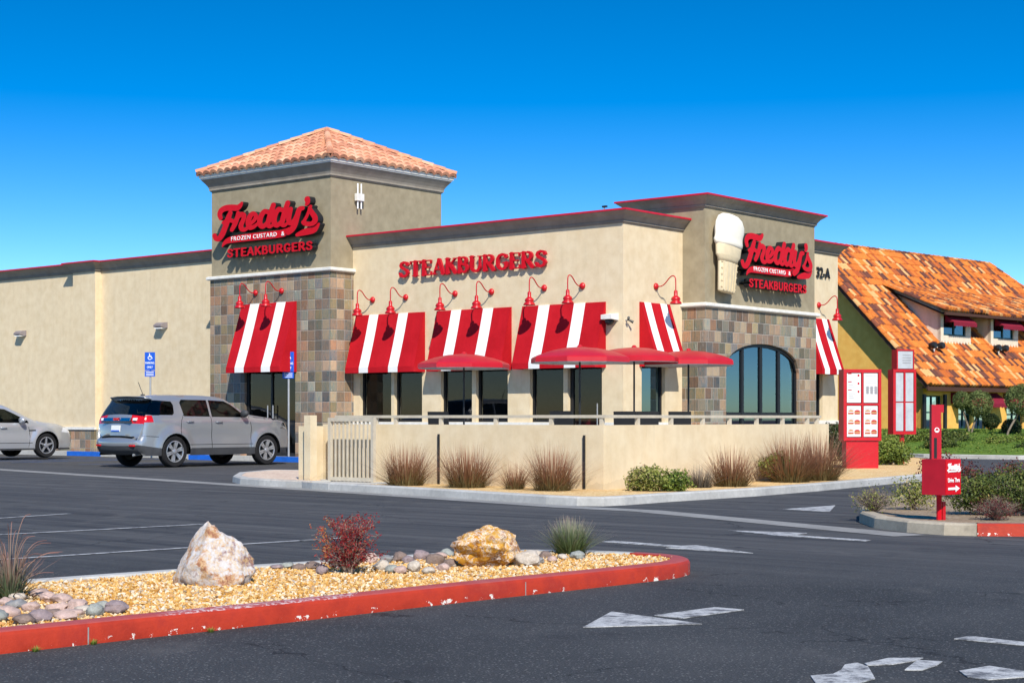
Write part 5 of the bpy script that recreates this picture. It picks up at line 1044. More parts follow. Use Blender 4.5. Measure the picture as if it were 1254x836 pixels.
# ------------------------------------------------------------ menu boards, drive-through sign, parking signs
def emboss(parent, s, size, x, z, y, mat, name, bold=.0, rot=0, sq=1, ext=.003):
    return place_flat(text_mesh(s, size, ext, bold, squeeze=sq), name, mat, parent, x, z, -y+ext/2, 1, 1, rot)
M['menu_white'] = plain('menu_print', (.72, .72, .70), .35, .5, var=.04); M['menu_grey'] = plain('menu_faded_print', (.42, .44, .46), .35, .5, var=.12)
M['bun'] = plain('printed_bun', (.45, .19, .05), .4); M['print_red'] = plain('printed_red', (.45, .02, .03), .4); M['print_grey'] = plain('printed_text_grey', (.28, .28, .29), .4); M['print_green'] = plain('printed_green', (.12, .2, .04), .4)
rr = random.Random(5)
def panel(t, x0, x1, z0, z1, y, kind):
    mb = MB(); mb.box(x0, x1, y-.006, y, z0, z1); p = mb.build('menu_panel', 'menu_grey' if kind == 'faded' else 'menu_white', t); w_ = x1-x0; h_ = z1-z0
    if kind == 'text':
        mb = MB(); z = z1-.05
        while z > z0+.05:
            a = x0+.03; b = a+w_*rr.uniform(.35, .62); mb.box(a, b, y-.0085, y-.0065, z, z+.010); 
            z -= .045 if rr.random() < .8 else .08
        mb.build('text_lines', 'print_grey', p); mb = MB(); z = z1-.07
        while z > z0+.08: mb.box(x1-.07, x1-.03, y-.0085, y-.0065, z, z+.05); mb.box(x0+.02, x0+.10, y-.0088, y-.0066, z+.052, z+.07); z -= .17
        mb.build('price_marks', 'print_red', p)
    if kind == 'table':
        mb = MB()
        for k in range(7): mb.box(x0+.03, x1-.03, y-.0085, y-.0065, z1-.06-.05*k, z1-.052-.05*k)
        for k in range(3): mb.box(x0+.05+.09*k, x0+.11+.09*k, y-.0088, y-.0066, z0+.18, z0+.34)
        mb.build('text_lines', 'print_grey', p)
    if kind == 'food':
        for r_ in range(3):
            for c_ in range(2):
                cx = x0+w_*(.28+.46*c_); cz = z0+h_*(.16+.32*r_); s = .062
                mb = MB(); mb.add([(cx+s*cos(a), y-.0085, cz+s*.55*sin(a)+.012) for a in [pi*i/8 for i in range(9)]], [tuple(range(9))]); mb.add([(cx-s, y-.0085, cz-.03), (cx+s, y-.0085, cz-.03), (cx+s*.9, y-.0085, cz-.048), (cx-s*.9, y-.0085, cz-.048)], [(0, 1, 2, 3)])
                mb.build('bun_picture', 'bun' if (c_ == 0) else 'print_red', p); mb = MB(); mb.box(cx-s, cx+s, y-.0085, y-.0065, cz-.028, cz-.01); mb.box(cx-s*1.02, cx+s*1.02, y-.0085, y-.0065, cz-.006, cz+.010) if c_ else None; mb.build('filling_picture', 'print_red' if c_ == 0 else 'bun', p)
            mb = MB(); mb.box(x0+.02, x0+w_*.55, y-.0085, y-.0065, z0+h_*(.16+.32*r_)+.06, z0+h_*(.16+.32*r_)+.07); mb.build('text_lines', 'print_grey', p)
    return p
t = empty('menu_board', (7.36, 34.6, .08), radians(7), 'red drive through menu board standing in gravel with rows of burger pictures', 'menu board')
mb = MB(); mb.box(-.35, .35, -.02, .26, 0, .575); mb.build('pedestal', 'red_paint', t)
mb = MB(); mb.box(-.41, .41, 0, .30, .60, 2.10); mb.box(-.38, .38, .02, .28, .576, .599); mb.build('cabinet', 'red_paint', t)
mb = MB(); F = [(-.41, .41, 2.03, 2.10), (-.41, .41, .60, .67), (-.41, -.345, .671, 2.029), (.345, .41, .671, 2.029), (-.344, .344, 1.345, 1.385), (-.02, .02, .671, 1.344), (-.02, .02, 1.386, 2.029)]
for a, b, c_, d_ in F: mb.box(a, b, -.035, -.001, c_, d_)
mb.build('frame', 'red_paint', t)
for x0, x1, k1, k2 in ((-.344, -.021, 'text', 'food'), (.021, .344, 'table', 'food')): panel(t, x0+.012, x1-.012, 1.40, 2.015, -.012, k1); panel(t, x0+.012, x1-.012, .685, 1.33, -.012, k2)
mb = MB(); mb.box(-.344, .344, -.006, -.0005, .672, 2.028); mb.build('backing', 'black', t)
t = empty('menu_board', (9.08, 38.1, .08), radians(14), 'taller red menu board with faded panels and a raised top panel above the green shrub', 'menu board')
mb = MB(); mb.tube([(0, .12, 0), (0, .12, .74)], .06); mb.build('post', 'red_paint', t)
mb = MB(); mb.box(-.29, .29, 0, .24, .70, 2.20); mb.box(-.20, .24, .01, .23, 2.201, 2.66); mb.build('cabinet', 'red_paint', t)
mb = MB()
for a, b, c_, d_ in ((-.29, .29, 2.14, 2.20), (-.29, .29, .70, .76), (-.29, -.225, .761, 2.139), (.235, .29, .761, 2.139), (-.02, .02, .761, 2.139), (-.20, -.17, 2.201, 2.66), (.215, .24, 2.201, 2.66), (-.169, .214, 2.63, 2.66)): mb.box(a, b, -.03, -.001, c_, d_)
mb.build('frame', 'red_paint', t)
for a, b, c_, d_ in ((-.215, -.03, .78, 1.43), (-.215, -.03, 1.46, 2.12), (.03, .225, .78, 1.43), (.03, .225, 1.46, 2.12)): panel(t, a, b, c_, d_, -.01, 'faded')
p = panel(t, -.165, .21, 2.22, 2.62, -.01, 'faded'); mb = MB()
for k in range(4): mb.box(-.05, .17, -.0185, -.0165, 2.52-.06*k, 2.54-.06*k)
mb.build('text_lines', 'print_grey', p)
# drive through direction sign: box on a post, with a height-bar column
t = empty('drive_through_sign', (4.42, 17.0, .09), radians(45), 'red box sign reading Drive Thru with arrow on a post at the island tip', 'sign')
mb = MB(); mb.box(-.15, .15, -.15, .12, .275, .64); mb.build('box', 'red_dark', t)
mb = MB(); mb.box(.145, .155, -.145, .115, .28, .635) if False else mb.box(-.145, .145, -.158, -.1505, .28, .635); fc = mb.build('lit_face', 'red_plastic', t)
mb = MB(); mb.tube([(.02, .02, -.02), (.02, .02, .274)], .028); mb.tube([(.02, .02, .641), (.02, .02, 1.0)], .024); mb.build('post', 'red_plastic', t)
mb = MB(); mb.tube([(.045, -.02, .0), (.045, -.02, .20)], .02); mb.build('conduit', 'red_paint', t)
mb = MB(); mb.add([(-.11, .0, .641), (-.01, .0, .641), (-.01, .0, 1.12), (.02, .0, 1.12), (.02, .0, 1.20), (-.11, .0, 1.20)], [(0, 1, 2, 3, 4, 5)]); 
mb.v += [(x, y+.06, z) for x, y, z in mb.v[:6]]; mb.f += [(6, 11, 10, 9, 8, 7)]+[(i, 6+i, 6+(i+1) % 6, (i+1) % 6) for i in range(6)]; mb.m += [0]*7
cl = mb.build('height_column', 'red_dark', t); cl.location = (-.06, -.06, 0); cl.rotation_euler = (0, 0, radians(-38))
mb = MB(); mb.box(-.085, -.055, -.004, -.001, .65, .86); mb.build('slot', 'black', cl)
mb = MB(); mb.add([(-.055+.026*cos(a), -.004, .94+.026*sin(a)) for a in [2*pi*i/20 for i in range(20)]], [tuple(range(20))]); em = mb.build('emblem', 'white_letter', cl)
mb = MB(); mb.box(-.073, -.037, -.0062, -.0045, .936, .944); mb.add([(-.055+.016*cos(a), -.0055, .944+.014*sin(a)) for a in [pi*i/10 for i in range(11)]], [tuple(range(11))]); mb.build('emblem_mark', 'red_dark', em)
me = curve_solid(LOGO_L, .004); place_flat(me, 'script_lettering', 'white_letter', fc, -.132, .472, .162, .062, .085)
me = curve_solid(SW_L, .004); place_flat(me, 'swoosh', 'white_letter', fc, -.132, .472, .162, .062, .085)
emboss(fc, 'Drive Thru', .062, 0, .425, -.160, 'white_letter', 'wording', .0012, sq=.82)
mb = MB(); mb.box(-.11, .03, -.164, -.160, .328, .352); mb.add([(.03, -.164, .305), (.115, -.164, .34), (.03, -.164, .375)], [(0, 1, 2)]); mb.build('arrow', 'white_letter', fc)
def disabled_sign(loc, h, lb):
    t = empty('parking_sign', loc, ROT*.35, lb, 'sign', 'blue accessible parking signs'); mb = MB(); mb.tube([(0, .03, 0), (0, .03, h)], .028, 8); mb.build('post', 'grey_metal', t)
    mb = MB(); mb.box(-.16, .16, -.008, .0, h-.52, h); pl = mb.build('plate', 'blue_sign', t); mb = MB(); mb.box(-.16, .16, -.008, .0, h-.70, h-.535); p2 = mb.build('lower_plate', 'blue_sign', t)
    # wheelchair symbol
    z = h-.13; mb = MB(); st = [[(-.01, z+.085, .014), (-.01, z+.08, .014)], [(-.01, z+.055, .010), (0, z, .010), (.05, z, .010), (.075, z-.05, .009)], [(-.005, z+.03, .008), (.04, z+.03, .008)], [(x, y, .009) for x, y in arcp(0, z-.03, .055, .05, 100, 330, 10)]]
    place_flat(curve_solid(field_outline(st, .004), .003), 'wheelchair_symbol', 'white_letter', pl, 0, 0, .0105)
    emboss(pl, 'PARKING', .085, 0, h-.31, -.009, 'white_letter', 'wording', .001, sq=.8); emboss(pl, 'ONLY', .085, 0, h-.43, -.009, 'white_letter', 'wording', .001, sq=.8)
    mb = MB()
    for k in range(3): mb.box(-.12, .12, -.0105, -.0085, h-.58-.045*k, h-.565-.045*k)
    mb.build('small_print', 'white_letter', p2); return t
disabled_sign(bf(-1.32, -.28, .13), 2.78, 'blue accessible parking sign in front of the entrance door of the tower')
disabled_sign(bf(-7.15, -.28, .13), 2.92, 'blue accessible parking sign behind the silver car by the blank wall')
# someone sitting behind the glass of the patio door
def skin_body(name, joints, edges, mat, parent, sub=2):
    me = bpy.data.meshes.new(name); me.from_pydata([j[0] for j in joints], edges, []); o = bpy.data.objects.new(name, me); COL.objects.link(o); o.parent = parent
    m = o.modifiers.new('s', 'SKIN'); sv = me.skin_vertices[0].data
    for i, j in enumerate(joints): sv[i].radius = (j[1], j[2] if len(j) > 2 else j[1])
    sv[0].use_root = True; m2 = o.modifiers.new('b', 'SUBSURF'); m2.levels = m2.render_levels = sub
    dg = bpy.context.evaluated_depsgraph_get(); nm = bpy.data.meshes.new_from_object(o.evaluated_get(dg)); o.modifiers.clear(); o.data = nm; nm.materials.clear(); nm.materials.append(M[mat] if isinstance(mat, str) else mat); nm.shade_smooth(); return o
M['dark_cloth'] = plain('dark_shirt', (.02, .025, .04), .9); M['skin'] = plain('skin', (.35, .20, .14), .6); M['hair'] = plain('dark_hair', (.02, .015, .012), .7)
pr = empty('person', bf(8.0, 1.75, .14), ROT+.4, 'person in a dark shirt sitting at a table behind the patio door glass', 'person')
J = [((0, 0, .50), .15, .12), ((0, .0, .72), .15, .10), ((0, .02, .93), .18, .10), ((0, .02, 1.06), .07, .06), ((0, 0, 1.14), .055, .055), ((0, -.01, 1.24), .085, .10), ((0, 0, 1.33), .06, .07),
     ((-.18, .02, .99), .055), ((-.24, -.05, .75), .045), ((-.18, -.28, .66), .035), ((-.14, -.36, .66), .03), ((.18, .02, .99), .055), ((.24, -.05, .75), .045), ((.18, -.28, .66), .035), ((.14, -.36, .66), .03),
     ((-.1, -.12, .48), .09), ((-.12, -.45, .47), .065), ((-.12, -.45, .08), .045), ((-.12, -.56, .04), .035), ((.1, -.12, .48), .09), ((.12, -.45, .47), .065), ((.12, -.45, .08), .045), ((.12, -.56, .04), .035)]
EG = [(0, 1), (1, 2), (2, 3), (3, 4), (4, 5), (5, 6), (2, 7), (7, 8), (8, 9), (9, 10), (2, 11), (11, 12), (12, 13), (13, 14), (0, 15), (15, 16), (16, 17), (17, 18), (0, 19), (19, 20), (20, 21), (21, 22)]
skin_body('body', J, EG, 'dark_cloth', pr)
mb = MB(); mb.lathe([(0, -.12), (.07, -.09), (.088, 0), (.075, .08), (0, .125)], 14, (0, -.02, 1.24)); mb.build('head', 'skin', pr, smooth=True); mb = MB(); mb.lathe([(.096, -.01), (.1, .04), (.085, .10), (0, .14)], 14, (0, .0, 1.24)); mb.build('hair', 'hair', pr, smooth=True)
def inside_table(u, v, lb):
    t = empty('dining_table', bf(u, v, .14), ROT, lb, 'table', 'tables inside the restaurant'); mb = MB(); mb.box(-.55, .55, -.38, .38, .70, .74); mb.build('tabletop', 'print_red', t); mb = MB(); mb.tube([(0, 0, 0), (0, 0, .70)], .05); mb.build('pedestal', 'black', t)
    mb = MB(); mb.box(-.06, .06, -.05, .05, .741, .86); tag(mb.build('napkin_holder', 'menu_white', None, bf(u+.25, v, .14)), lb.replace('red table', 'white napkin holder on the red table'), 'napkin holder', 'napkin holders on the tables')
    for s in (-1, 1):
        c_ = empty('booth_bench', bf(u, v+s*.72, .14), ROT, lb.replace('red table', ('near' if s < 0 else 'far')+' dark bench at the red table'), 'bench', 'benches inside the restaurant'); mb = MB(); mb.box(-.55, .55, -.2, .2, 0, .45); mb.build('seat', 'black', c_); mb = MB(); mb.box(-.55, .55, s*.25-.05, s*.25+.05, 0, 1.0); mb.build('backrest', 'print_red', c_)
inside_table(8.3, 4.9, 'red table inside the arched window, left one'); inside_table(8.3, 6.9, 'red table inside the arched window, right one'); inside_table(7.0, 2.6, 'red table inside behind the patio door')
# ------------------------------------------------------------ vehicles
def carpaint(name, c):
    k = NM(name, .28, .5, .55); k.b.inputs['Coat Weight'].default_value = .8; k.b.inputs['Coat Roughness'].default_value = .05
    return k.col(k.ramp(k.noise(1.2, 4), [(.3, tuple(x*.96 for x in c)), (.7, c)]))
M['silver'] = carpaint('silver_car_paint', (.35, .36, .375)); M['silver2'] = carpaint('warm_silver_car_paint', (.56, .57, .58))
M['cladding'] = plain('dark_grey_plastic', (.05, .052, .056), .55); M['tail_red'] = plain('tail_light_red', (.55, .006, .008), .15, .6, var=.25, scale=14); M['lamp_clear'] = plain('clear_lamp', (.75, .75, .75), .15, .6)
M['alloy'] = plain('alloy_rim', (.52, .53, .55), .3, .5, .7); M['chrome'] = plain('chrome', (.6, .6, .62), .15, .5, 1); M['dark_void'] = plain('dark_void', (.006, .006, .006), .9, .1)
def resample(pts, step, closed=True):
    out = []; n = len(pts)
    for i in range(n if closed else n-1):
        a, b = Vector(pts[i]), Vector(pts[(i+1) % n]); m = max(1, int((b-a).length/step))
        for k in range(m): out.append(tuple(a+(b-a)*k/m))
    if not closed: out.append(tuple(pts[-1]))
    return out
def build_car(name, sp, lb, group=None, cat='car'):
    """x forward from the rear bumper, y left, z up. side skin and wrap-over skin are triangulated around their feature outlines"""
    t = empty(name, (0, 0, 0), 0, lb, cat, group); HW = sp['hw']; WX = sp['axles']; WR = sp['wr']; AR = WR+.055; ZB = sp['zb']
    up = catmull([(x, z) for x, z in sp['top']], 4)          # from rear bottom, over the roof, to front bottom
    up = [(x, z) for x, z in up]
    bot = []; xf = up[-1][0]; xr = up[0][0]                   # bottom edge front -> rear with wheel arches
    for ax in sorted(WX, reverse=True):
        a0 = math.asin(max(-1, min(1, (ZB-WR)/AR))); bot += [(ax+AR*cos(a0+(pi-2*a0)*i/16), WR+AR*sin(a0+(pi-2*a0)*i/16)) for i in range(17)]
    outline = resample(up, .09, False) + resample([(xf-.02, ZB)]+bot+[(xr+.02, ZB)], .12, False)
    arch = [[(ax+AR*cos(2*pi*i/32), WR+AR*sin(2*pi*i/32)) for i in range(32)] for ax in WX]
    upv = np.array(up)
    def dtop(x, z):
        a = upv[:-1]; b = upv[1:]; d = b-a; l = (d*d).sum(1)+1e-12; tt = np.clip(((x-a[:, 0])*d[:, 0]+(z-a[:, 1])*d[:, 1])/l, 0, 1); return float(np.hypot(x-a[:, 0]-tt*d[:, 0], z-a[:, 1]-tt*d[:, 1]).min())
    def belt(x): return sp['belt'](x)
    def Wd(x, z):
        w_ = HW; b = belt(x)
        if z > b: w_ -= .035+(z-b)*sp['tumble']
        elif z > b-.13: w_ -= .035*((z-b+.13)/.13)**2
        if z < .42: w_ -= (.42-z)*.12
        if .55 < z < .9 and WX[0]+AR < x < WX[1]-AR: w_ -= .018*sin(pi*(z-.55)/.35)
        if x > sp['fx']: w_ -= sp['fk']*(x-sp['fx'])**2
        if x < sp['rx']: w_ -= sp['rk']*(sp['rx']-x)**2
        for ax in WX:
            r = math.hypot(x-ax, z-WR); 
            if r < AR+.16: w_ += .034*max(0, 1-max(0, r-AR-.06)/.10)
        R = sp['round']; d = min(dtop(x, z), R); w_ -= (R-sqrt(max(0, R*R-(R-d)**2)))*.9
        return w_
    def inpoly(poly, x, z): return inside(poly, x, z)
    feats = sp['side']                                         # (part, material, polygon)
    def cdt(outer, polys, grid):
        vs = []; es = []
        def addp(p):
            b = len(vs); vs.extend([Vector(q) for q in p]); es.extend([(b+i, b+(i+1) % len(p)) for i in range(len(p))])
        addp(outer)
        for p in polys: addp(resample(p, .07))
        for g in grid:
            if inside(outer, *g): vs.append(Vector(g))
        r = delaunay_2d_cdt(vs, es, [], 0, 1e-5); return [tuple(v) for v in r[0]], [tuple(f) for f in r[2]]
    xs = [p[0] for p in outline]; zs = [p[1] for p in outline]
    grid = [(min(xs)+.03+i*.075+(.037 if j % 2 else 0), ZB+.03+j*.07) for i in range(int((max(xs)-min(xs))/.075)+1) for j in range(int((max(zs)-ZB)/.07)+1)]
    V2, F2 = cdt(outline, [f[2] for f in feats], grid)
    groups = {}
    for f in F2:
        cx = sum(V2[i][0] for i in f)/len(f); cz = sum(V2[i][1] for i in f)/len(f)
        if not inside(outline, cx, cz): continue
        key = ('body', sp['paint'], 0)
        for pn, mt, poly, *dep in feats:
            if inside(poly, cx, cz): key = (pn, mt, dep[0] if dep else 0)
        groups.setdefault(key, []).append(f)
    parts = {}
    for (pn, mt, dep), fs in groups.items():
        for s in (1, -1):
            mb = parts.setdefault((pn, mt, s if pn != 'body' else 0), MB()); mp = {}
            for f in fs:
                ids = []
                for i in f:
                    if i not in mp: mp[i] = len(mb.v); x, z = V2[i]; mb.v.append((x, s*(Wd(x, z)-dep), z))
                    ids.append(mp[i])
                mb.f.append(tuple(ids) if s < 0 else tuple(reversed(ids))); mb.m.append(0)
    # wrap-over skin: s along the top outline, t across
    ru = resample(up, .09, False); S = [0]
    for a, b in zip(ru, ru[1:]): S.append(S[-1]+math.hypot(b[0]-a[0], b[1]-a[1]))
    def at_s(s):
        s = max(0, min(S[-1], s)); i = max(0, min(len(S)-2, int(np.searchsorted(S, s))-1)); f = (s-S[i])/max(1e-9, S[i+1]-S[i]); a, b = ru[i], ru[i+1]
        return a[0]+(b[0]-a[0])*f, a[1]+(b[1]-a[1])*f, (b[0]-a[0], b[1]-a[1])
    def s_of(x, z): return S[min(range(len(ru)), key=lambda i: (ru[i][0]-x)**2+(ru[i][1]-z)**2)]
    def mapw(s, t_):
        x, z, d = at_s(s); l = math.hypot(*d) or 1; nx, nz = -d[1]/l, d[0]/l; w_ = Wd(x, z)
        steep = abs(d[1])/l; c = (.012+.10*steep*steep)*(1-t_*t_) if x < 1.2 or x > sp['fx'] else .03*(1-t_*t_); return (x+nx*c, w_*t_, z+nz*c)
    wf = []
    for pn, mt, quad in sp['wrap']: wf.append((pn, mt, [(s_of(*q[0]) if isinstance(q[0], tuple) else q[0], q[1]) for q in quad]))
    rect = [(s, -1) for s in S]+[(S[-1], -1+.25*k) for k in range(1, 8)]+[(s, 1) for s in reversed(S)]+[(0, 1-.25*k) for k in range(1, 8)]
    grid = [(s, -1+.125*k) for s in S[1:-1] for k in range(1, 16)]
    V3, F3 = cdt([(a, b) for a, b in rect], [f[2] for f in wf], grid)
    for f in F3:
        cx = sum(V3[i][0] for i in f)/len(f); cz = sum(V3[i][1] for i in f)/len(f); key = ('body', sp['paint'], 0)
        if cx < s_of(*sp['clad_rear']): key = ('rear_bumper', 'cladding', 3)
        if cx > s_of(*sp['clad_front']): key = ('front_bumper', 'cladding', 3)
        for pn, mt, poly in wf:
            if inside(poly, cx, cz): key = (pn, mt, 3)
        mb = parts.setdefault(key, MB()); 
        if not hasattr(mb, 'mp'): mb.mp = {}
        ids = []
        for i in f:
            if i not in mb.mp: mb.mp[i] = len(mb.v); mb.v.append(mapw(*V3[i]))
            ids.append(mb.mp[i])
        mb.f.append(tuple(ids)); mb.m.append(0)
    for (pn, mt, s), mb in parts.items():
        me = mb.mesh(pn); bm = bmesh.new(); bm.from_mesh(me)
        if pn == 'body': bmesh.ops.remove_doubles(bm, verts=bm.verts, dist=.012)
        bmesh.ops.recalc_face_normals(bm, faces=bm.faces) if pn == 'body' else None; bm.to_mesh(me); bm.free(); o = obj_(pn, me, mt, t); sm_angle(o, 42)
    # underbody and wheel wells
    mb = MB(); mb.box(min(xs)+.25, max(xs)-.3, -HW+.22, HW-.22, ZB+.02, ZB+.28)
    for ax in WX:
        for s in (1, -1):
            n = 14; ring = [(ax+(AR-.004)*cos(pi*i/n), WR+(AR-.004)*sin(pi*i/n)) for i in range(n+1)]
            for a, b in zip(ring, ring[1:]): mb.quad((a[0], s*(HW-.03), a[1]), (b[0], s*(HW-.03), b[1]), (b[0], s*(HW-.36), b[1]), (a[0], s*(HW-.36), a[1]))
            mb.add([(x, s*(HW-.36), z) for x, z in ring], [tuple(range(n+1))])
    mb.build('underbody', 'dark_void', t)
    # interior so that the glass has something behind it
    mb = MB(); x0, x1 = sp['cabin']
    mb.box(x0, x1, -HW+.2, HW-.2, .45, belt(2)-.28)
    for x in sp['seats']:
        for s in (-1, 1): mb.box(x, x+.14, s*.38-.24, s*.38+.24, .6, belt(2)+.10); mb.box(x+.03, x+.11, s*.38-.12, s*.38+.12, belt(2)+.12, belt(2)+.28)
    mb.build('seats', 'cladding', t)
    # lines, handles, mirrors, wheels
    for ln in sp['lines']:
        for s in (1, -1):
            if s > 0 and sp.get('one_sided'): continue
            mb = MB(); mb.tube([(x, s*(Wd(x, z)+.0005), z) for x, z in resample(ln, .1, False)], .006, 5); mb.build('door_seam', 'dark_void', t)
    for x, z in sp['handles']:
        for s in (1, -1):
            w_ = Wd(x, z); mb = MB(); mb.tube([(x-.10, s*(w_-.005), z), (x-.085, s*(w_+.03), z+.002), (x+.085, s*(w_+.03), z+.004), (x+.10, s*(w_-.005), z)], .014, 6); mb.build('door_handle', sp['paint'], t, smooth=True)
    mx, mz = sp['mirror']
    for s in (1, -1):
        w_ = Wd(mx, mz); mb = MB(); mb.lathe([(0, -.06), (.07, -.055), (.10, -.02), (.10, .03), (.06, .075), (0, .085)], 12, (0, 0, 0), axis='x'); mb.xf(Matrix.Translation((mx, s*(w_+.13), mz+.07)) @ Matrix.Diagonal((1, 1.25, .85, 1))); b0 = len(mb.v); mb.tube([(mx+.02, s*(w_-.03), mz), (mx+.02, s*(w_+.09), mz+.03)], .025, 6); mb.build('mirror', sp['mirror_mat'], t, smooth=True)
    for ax in WX:
        for s in (1, -1):
            cy = s*(HW-.115); mb = MB(); mb.lathe([(WR*.66, -.095), (WR*.92, -.105), (WR*.985, -.08), (WR, -.05), (WR, .05), (WR*.985, .08), (WR*.92, .105), (WR*.66, .095)], 36, (ax, cy, WR), axis='y'); wl = mb.build('wheel', 'rubber', t); sm_angle(wl, 40)
            rr_ = WR*.68; o = s*.075; mb = MB(); mb.lathe([(rr_, s*.098), (rr_-.018, s*.10), (rr_-.025, s*.06), (rr_-.03, -s*.02), (0, -s*.03)], 36, (ax, cy, WR), axis='y'); rm = mb.build('rim_barrel', 'cladding', wl)
            mb = MB(); mb.lathe([(rr_+.002, s*.101), (rr_-.016, s*.104), (rr_-.024, s*.09)], 36, (ax, cy, WR), axis='y')
            for k in range(sp['spokes']):
                for dd in ((-.13, .13) if sp['twin'] else (0,)):
                    a = 2*pi*k/sp['spokes']+.3; p = Vector((cos(a+dd*.55), 0, sin(a+dd*.55))); q = Vector((cos(a+dd), 0, sin(a+dd))); n_ = Vector((-sin(a), 0, cos(a))); w1, w2 = .024, .020
                    c0 = Vector((ax, cy+o+s*.012, WR))+p*.05; c1 = Vector((ax, cy+o+s*.022, WR))+q*(rr_-.012); dy = Vector((0, -s*.04, 0))
                    mb.add([c0-n_*w1, c0+n_*w1, c1+n_*w2, c1-n_*w2, c0-n_*w1+dy, c0+n_*w1+dy, c1+n_*w2+dy, c1-n_*w2+dy], [(0, 1, 2, 3), (0, 4, 5, 1), (1, 5, 6, 2), (2, 6, 7, 3), (3, 7, 4, 0)])
            mb.lathe([(.062, s*.06), (.06, s*.10), (.03, s*.108), (0, s*.108)], 16, (ax, cy, WR), axis='y'); rm = mb.build('rim', 'alloy', wl); sm_angle(rm, 30)
    return t, Wd, mapw, s_of
SUVT = [(.10, .34), (.03, .42), (.0, .56), (.015, .66), (.07, .73), (.085, .90), (.11, 1.06), (.15, 1.20), (.29, 1.42), (.40, 1.585), (.30, 1.625), (.34, 1.655), (.6, 1.675), (1.1, 1.69), (1.8, 1.69), (2.3, 1.67), (2.62, 1.62), (2.98, 1.42), (3.34, 1.215), (3.55, 1.18), (4.1, 1.145), (4.45, 1.085), (4.60, 1.00), (4.66, .85), (4.70, .62), (4.69, .45), (4.62, .34)]
suv_spec = dict(hw=.925, axles=(.985, 3.842), wr=.372, zb=.28, paint='silver', top=SUVT, belt=lambda x: 1.19-.006*x, tumble=.30, fx=3.9, fk=.22, rx=.6, rk=.28, round=.09,
    side=[('side_window', 'car_glass', [(-.05, 1.235), (.93, 1.225), (.985, 1.27), (1.0, 1.46), (.95, 1.545), (.53, 1.57), (.2, 1.575)], .004), ('side_window', 'car_glass', [(1.20, 1.52), (1.27, 1.20), (2.05, 1.19), (2.02, 1.585), (1.26, 1.59)], .004),
          ('side_window', 'car_glass', [(2.11, 1.185), (3.17, 1.175), (3.08, 1.26), (2.78, 1.47), (2.56, 1.565), (2.08, 1.585)], .004),
          ('tail_light', 'tail_red', [(-.1, 1.05), (.36, 1.06), (.34, 1.215), (-.1, 1.22)], -.004), ('headlight', 'chrome', [(4.30, .90), (4.8, .86), (4.8, 1.02), (4.38, 1.05)], -.002),
          ('cladding', 'cladding', [(-.2, .2), (5, .2), (5, .43), (3.45, .43), (3.4, .45), (1.45, .45), (1.4, .43), (.7, .43), (.45, .47), (-.2, .56)], 0)],
    wrap=[('rear_window', 'car_glass', [((.155, 1.215), -1.1), ((.155, 1.215), 1.1), ((.395, 1.575), 1.1), ((.395, 1.575), -1.1)]), ('windshield', 'car_glass', [((2.66, 1.60), -.86), ((2.66, 1.60), .86), ((3.32, 1.22), .88), ((3.32, 1.22), -.88)]),
          ('tail_light', 'tail_red', [((.10, 1.04), -1.1), ((.10, 1.04), -.62), ((.15, 1.20), -.60), ((.155, 1.215), -1.1)]), ('tail_light', 'tail_red', [((.10, 1.04), 1.1), ((.10, 1.04), .62), ((.15, 1.20), .60), ((.155, 1.215), 1.1)]),
          ('grille', 'cladding', [((4.60, .96), -.6), ((4.60, .96), .6), ((4.70, .62), .55), ((4.70, .62), -.55)])],
    clad_rear=(.005, .52), clad_front=(4.69, .45), cabin=(.5, 3.2), seats=(.95, 1.35, 2.25), lines=[[(1.17, .47), (1.13, .8), (1.17, 1.1), (1.26, 1.24)], [(2.09, .45), (2.07, 1.2)], [(3.30, .45), (3.33, .9), (3.26, 1.18)], [(1.35, .53), (3.35, .53)], [(.1, .74), (.5, .72)]],
    handles=[(1.42, 1.07), (2.30, 1.06)], mirror=(3.02, 1.20), mirror_mat='cladding', spokes=6, twin=True)
suv, Wd, mapw, s_of = build_car('sport_utility_car', suv_spec, 'silver sport utility car parked facing the tower, rear towards the viewer', 'parked silver cars')
def rear_mark(name, mat, parent, y0, y1, z0, z1, off=.012):
    def X(z):
        s = min(np.linspace(0, s_of(.155, 1.215), 60), key=lambda s_: abs(mapw(s_, 0)[2]-z)); return mapw(s, (y0+y1)/2/.9)[0]
    mb = MB(); a, b = X(z0), X(z1); mb.add([(a-off, y0, z0), (a-off, y1, z0), (b-off, y1, z1), (b-off, y0, z1), (a+.05, y0, z0), (a+.05, y1, z0), (b+.05, y1, z1), (b+.05, y0, z1)], [(0, 1, 2, 3), (0, 4, 5, 1), (1, 5, 6, 2), (2, 6, 7, 3), (3, 7, 4, 0)]); return mb.build(name, mat, parent)
pl = rear_mark('licence_plate', 'menu_white', suv, -.16, .16, .84, .99); rear_mark('plate_band', 'blue_sign', pl, -.15, .15, .845, .875, .016)
rear_mark('chrome_bar', 'chrome', suv, -.50, .50, 1.09, 1.165, .016); bd = rear_mark('emblem_bar', 'cladding', suv, -.52, .52, 1.045, 1.075, .010); rear_mark('tailgate_seam', 'dark_void', suv, -.62, .62, .715, .73, .0); 
for s in (-1, 1): rear_mark('reversing_lamp', 'lamp_clear', suv, s*.60-.05, s*.60+.05, 1.10, 1.16, .02); rear_mark('reflector', 'tail_red', suv, s*.62-.08, s*.62+.08, .50, .54, .012)
me = text_mesh('GMC', .085, .01, .003, squeeze=1.25); me.transform(Matrix.Translation((mapw(s_of(.15, 1.2)-.07, 0)[0]-.035, 0, 1.128)) @ Matrix(((0, 0, -1, 0), (-1, 0, 0, 0), (0, 1, 0, 0), (0, 0, 0, 1)))); obj_('emblem_letters', me, 'tail_red', suv)
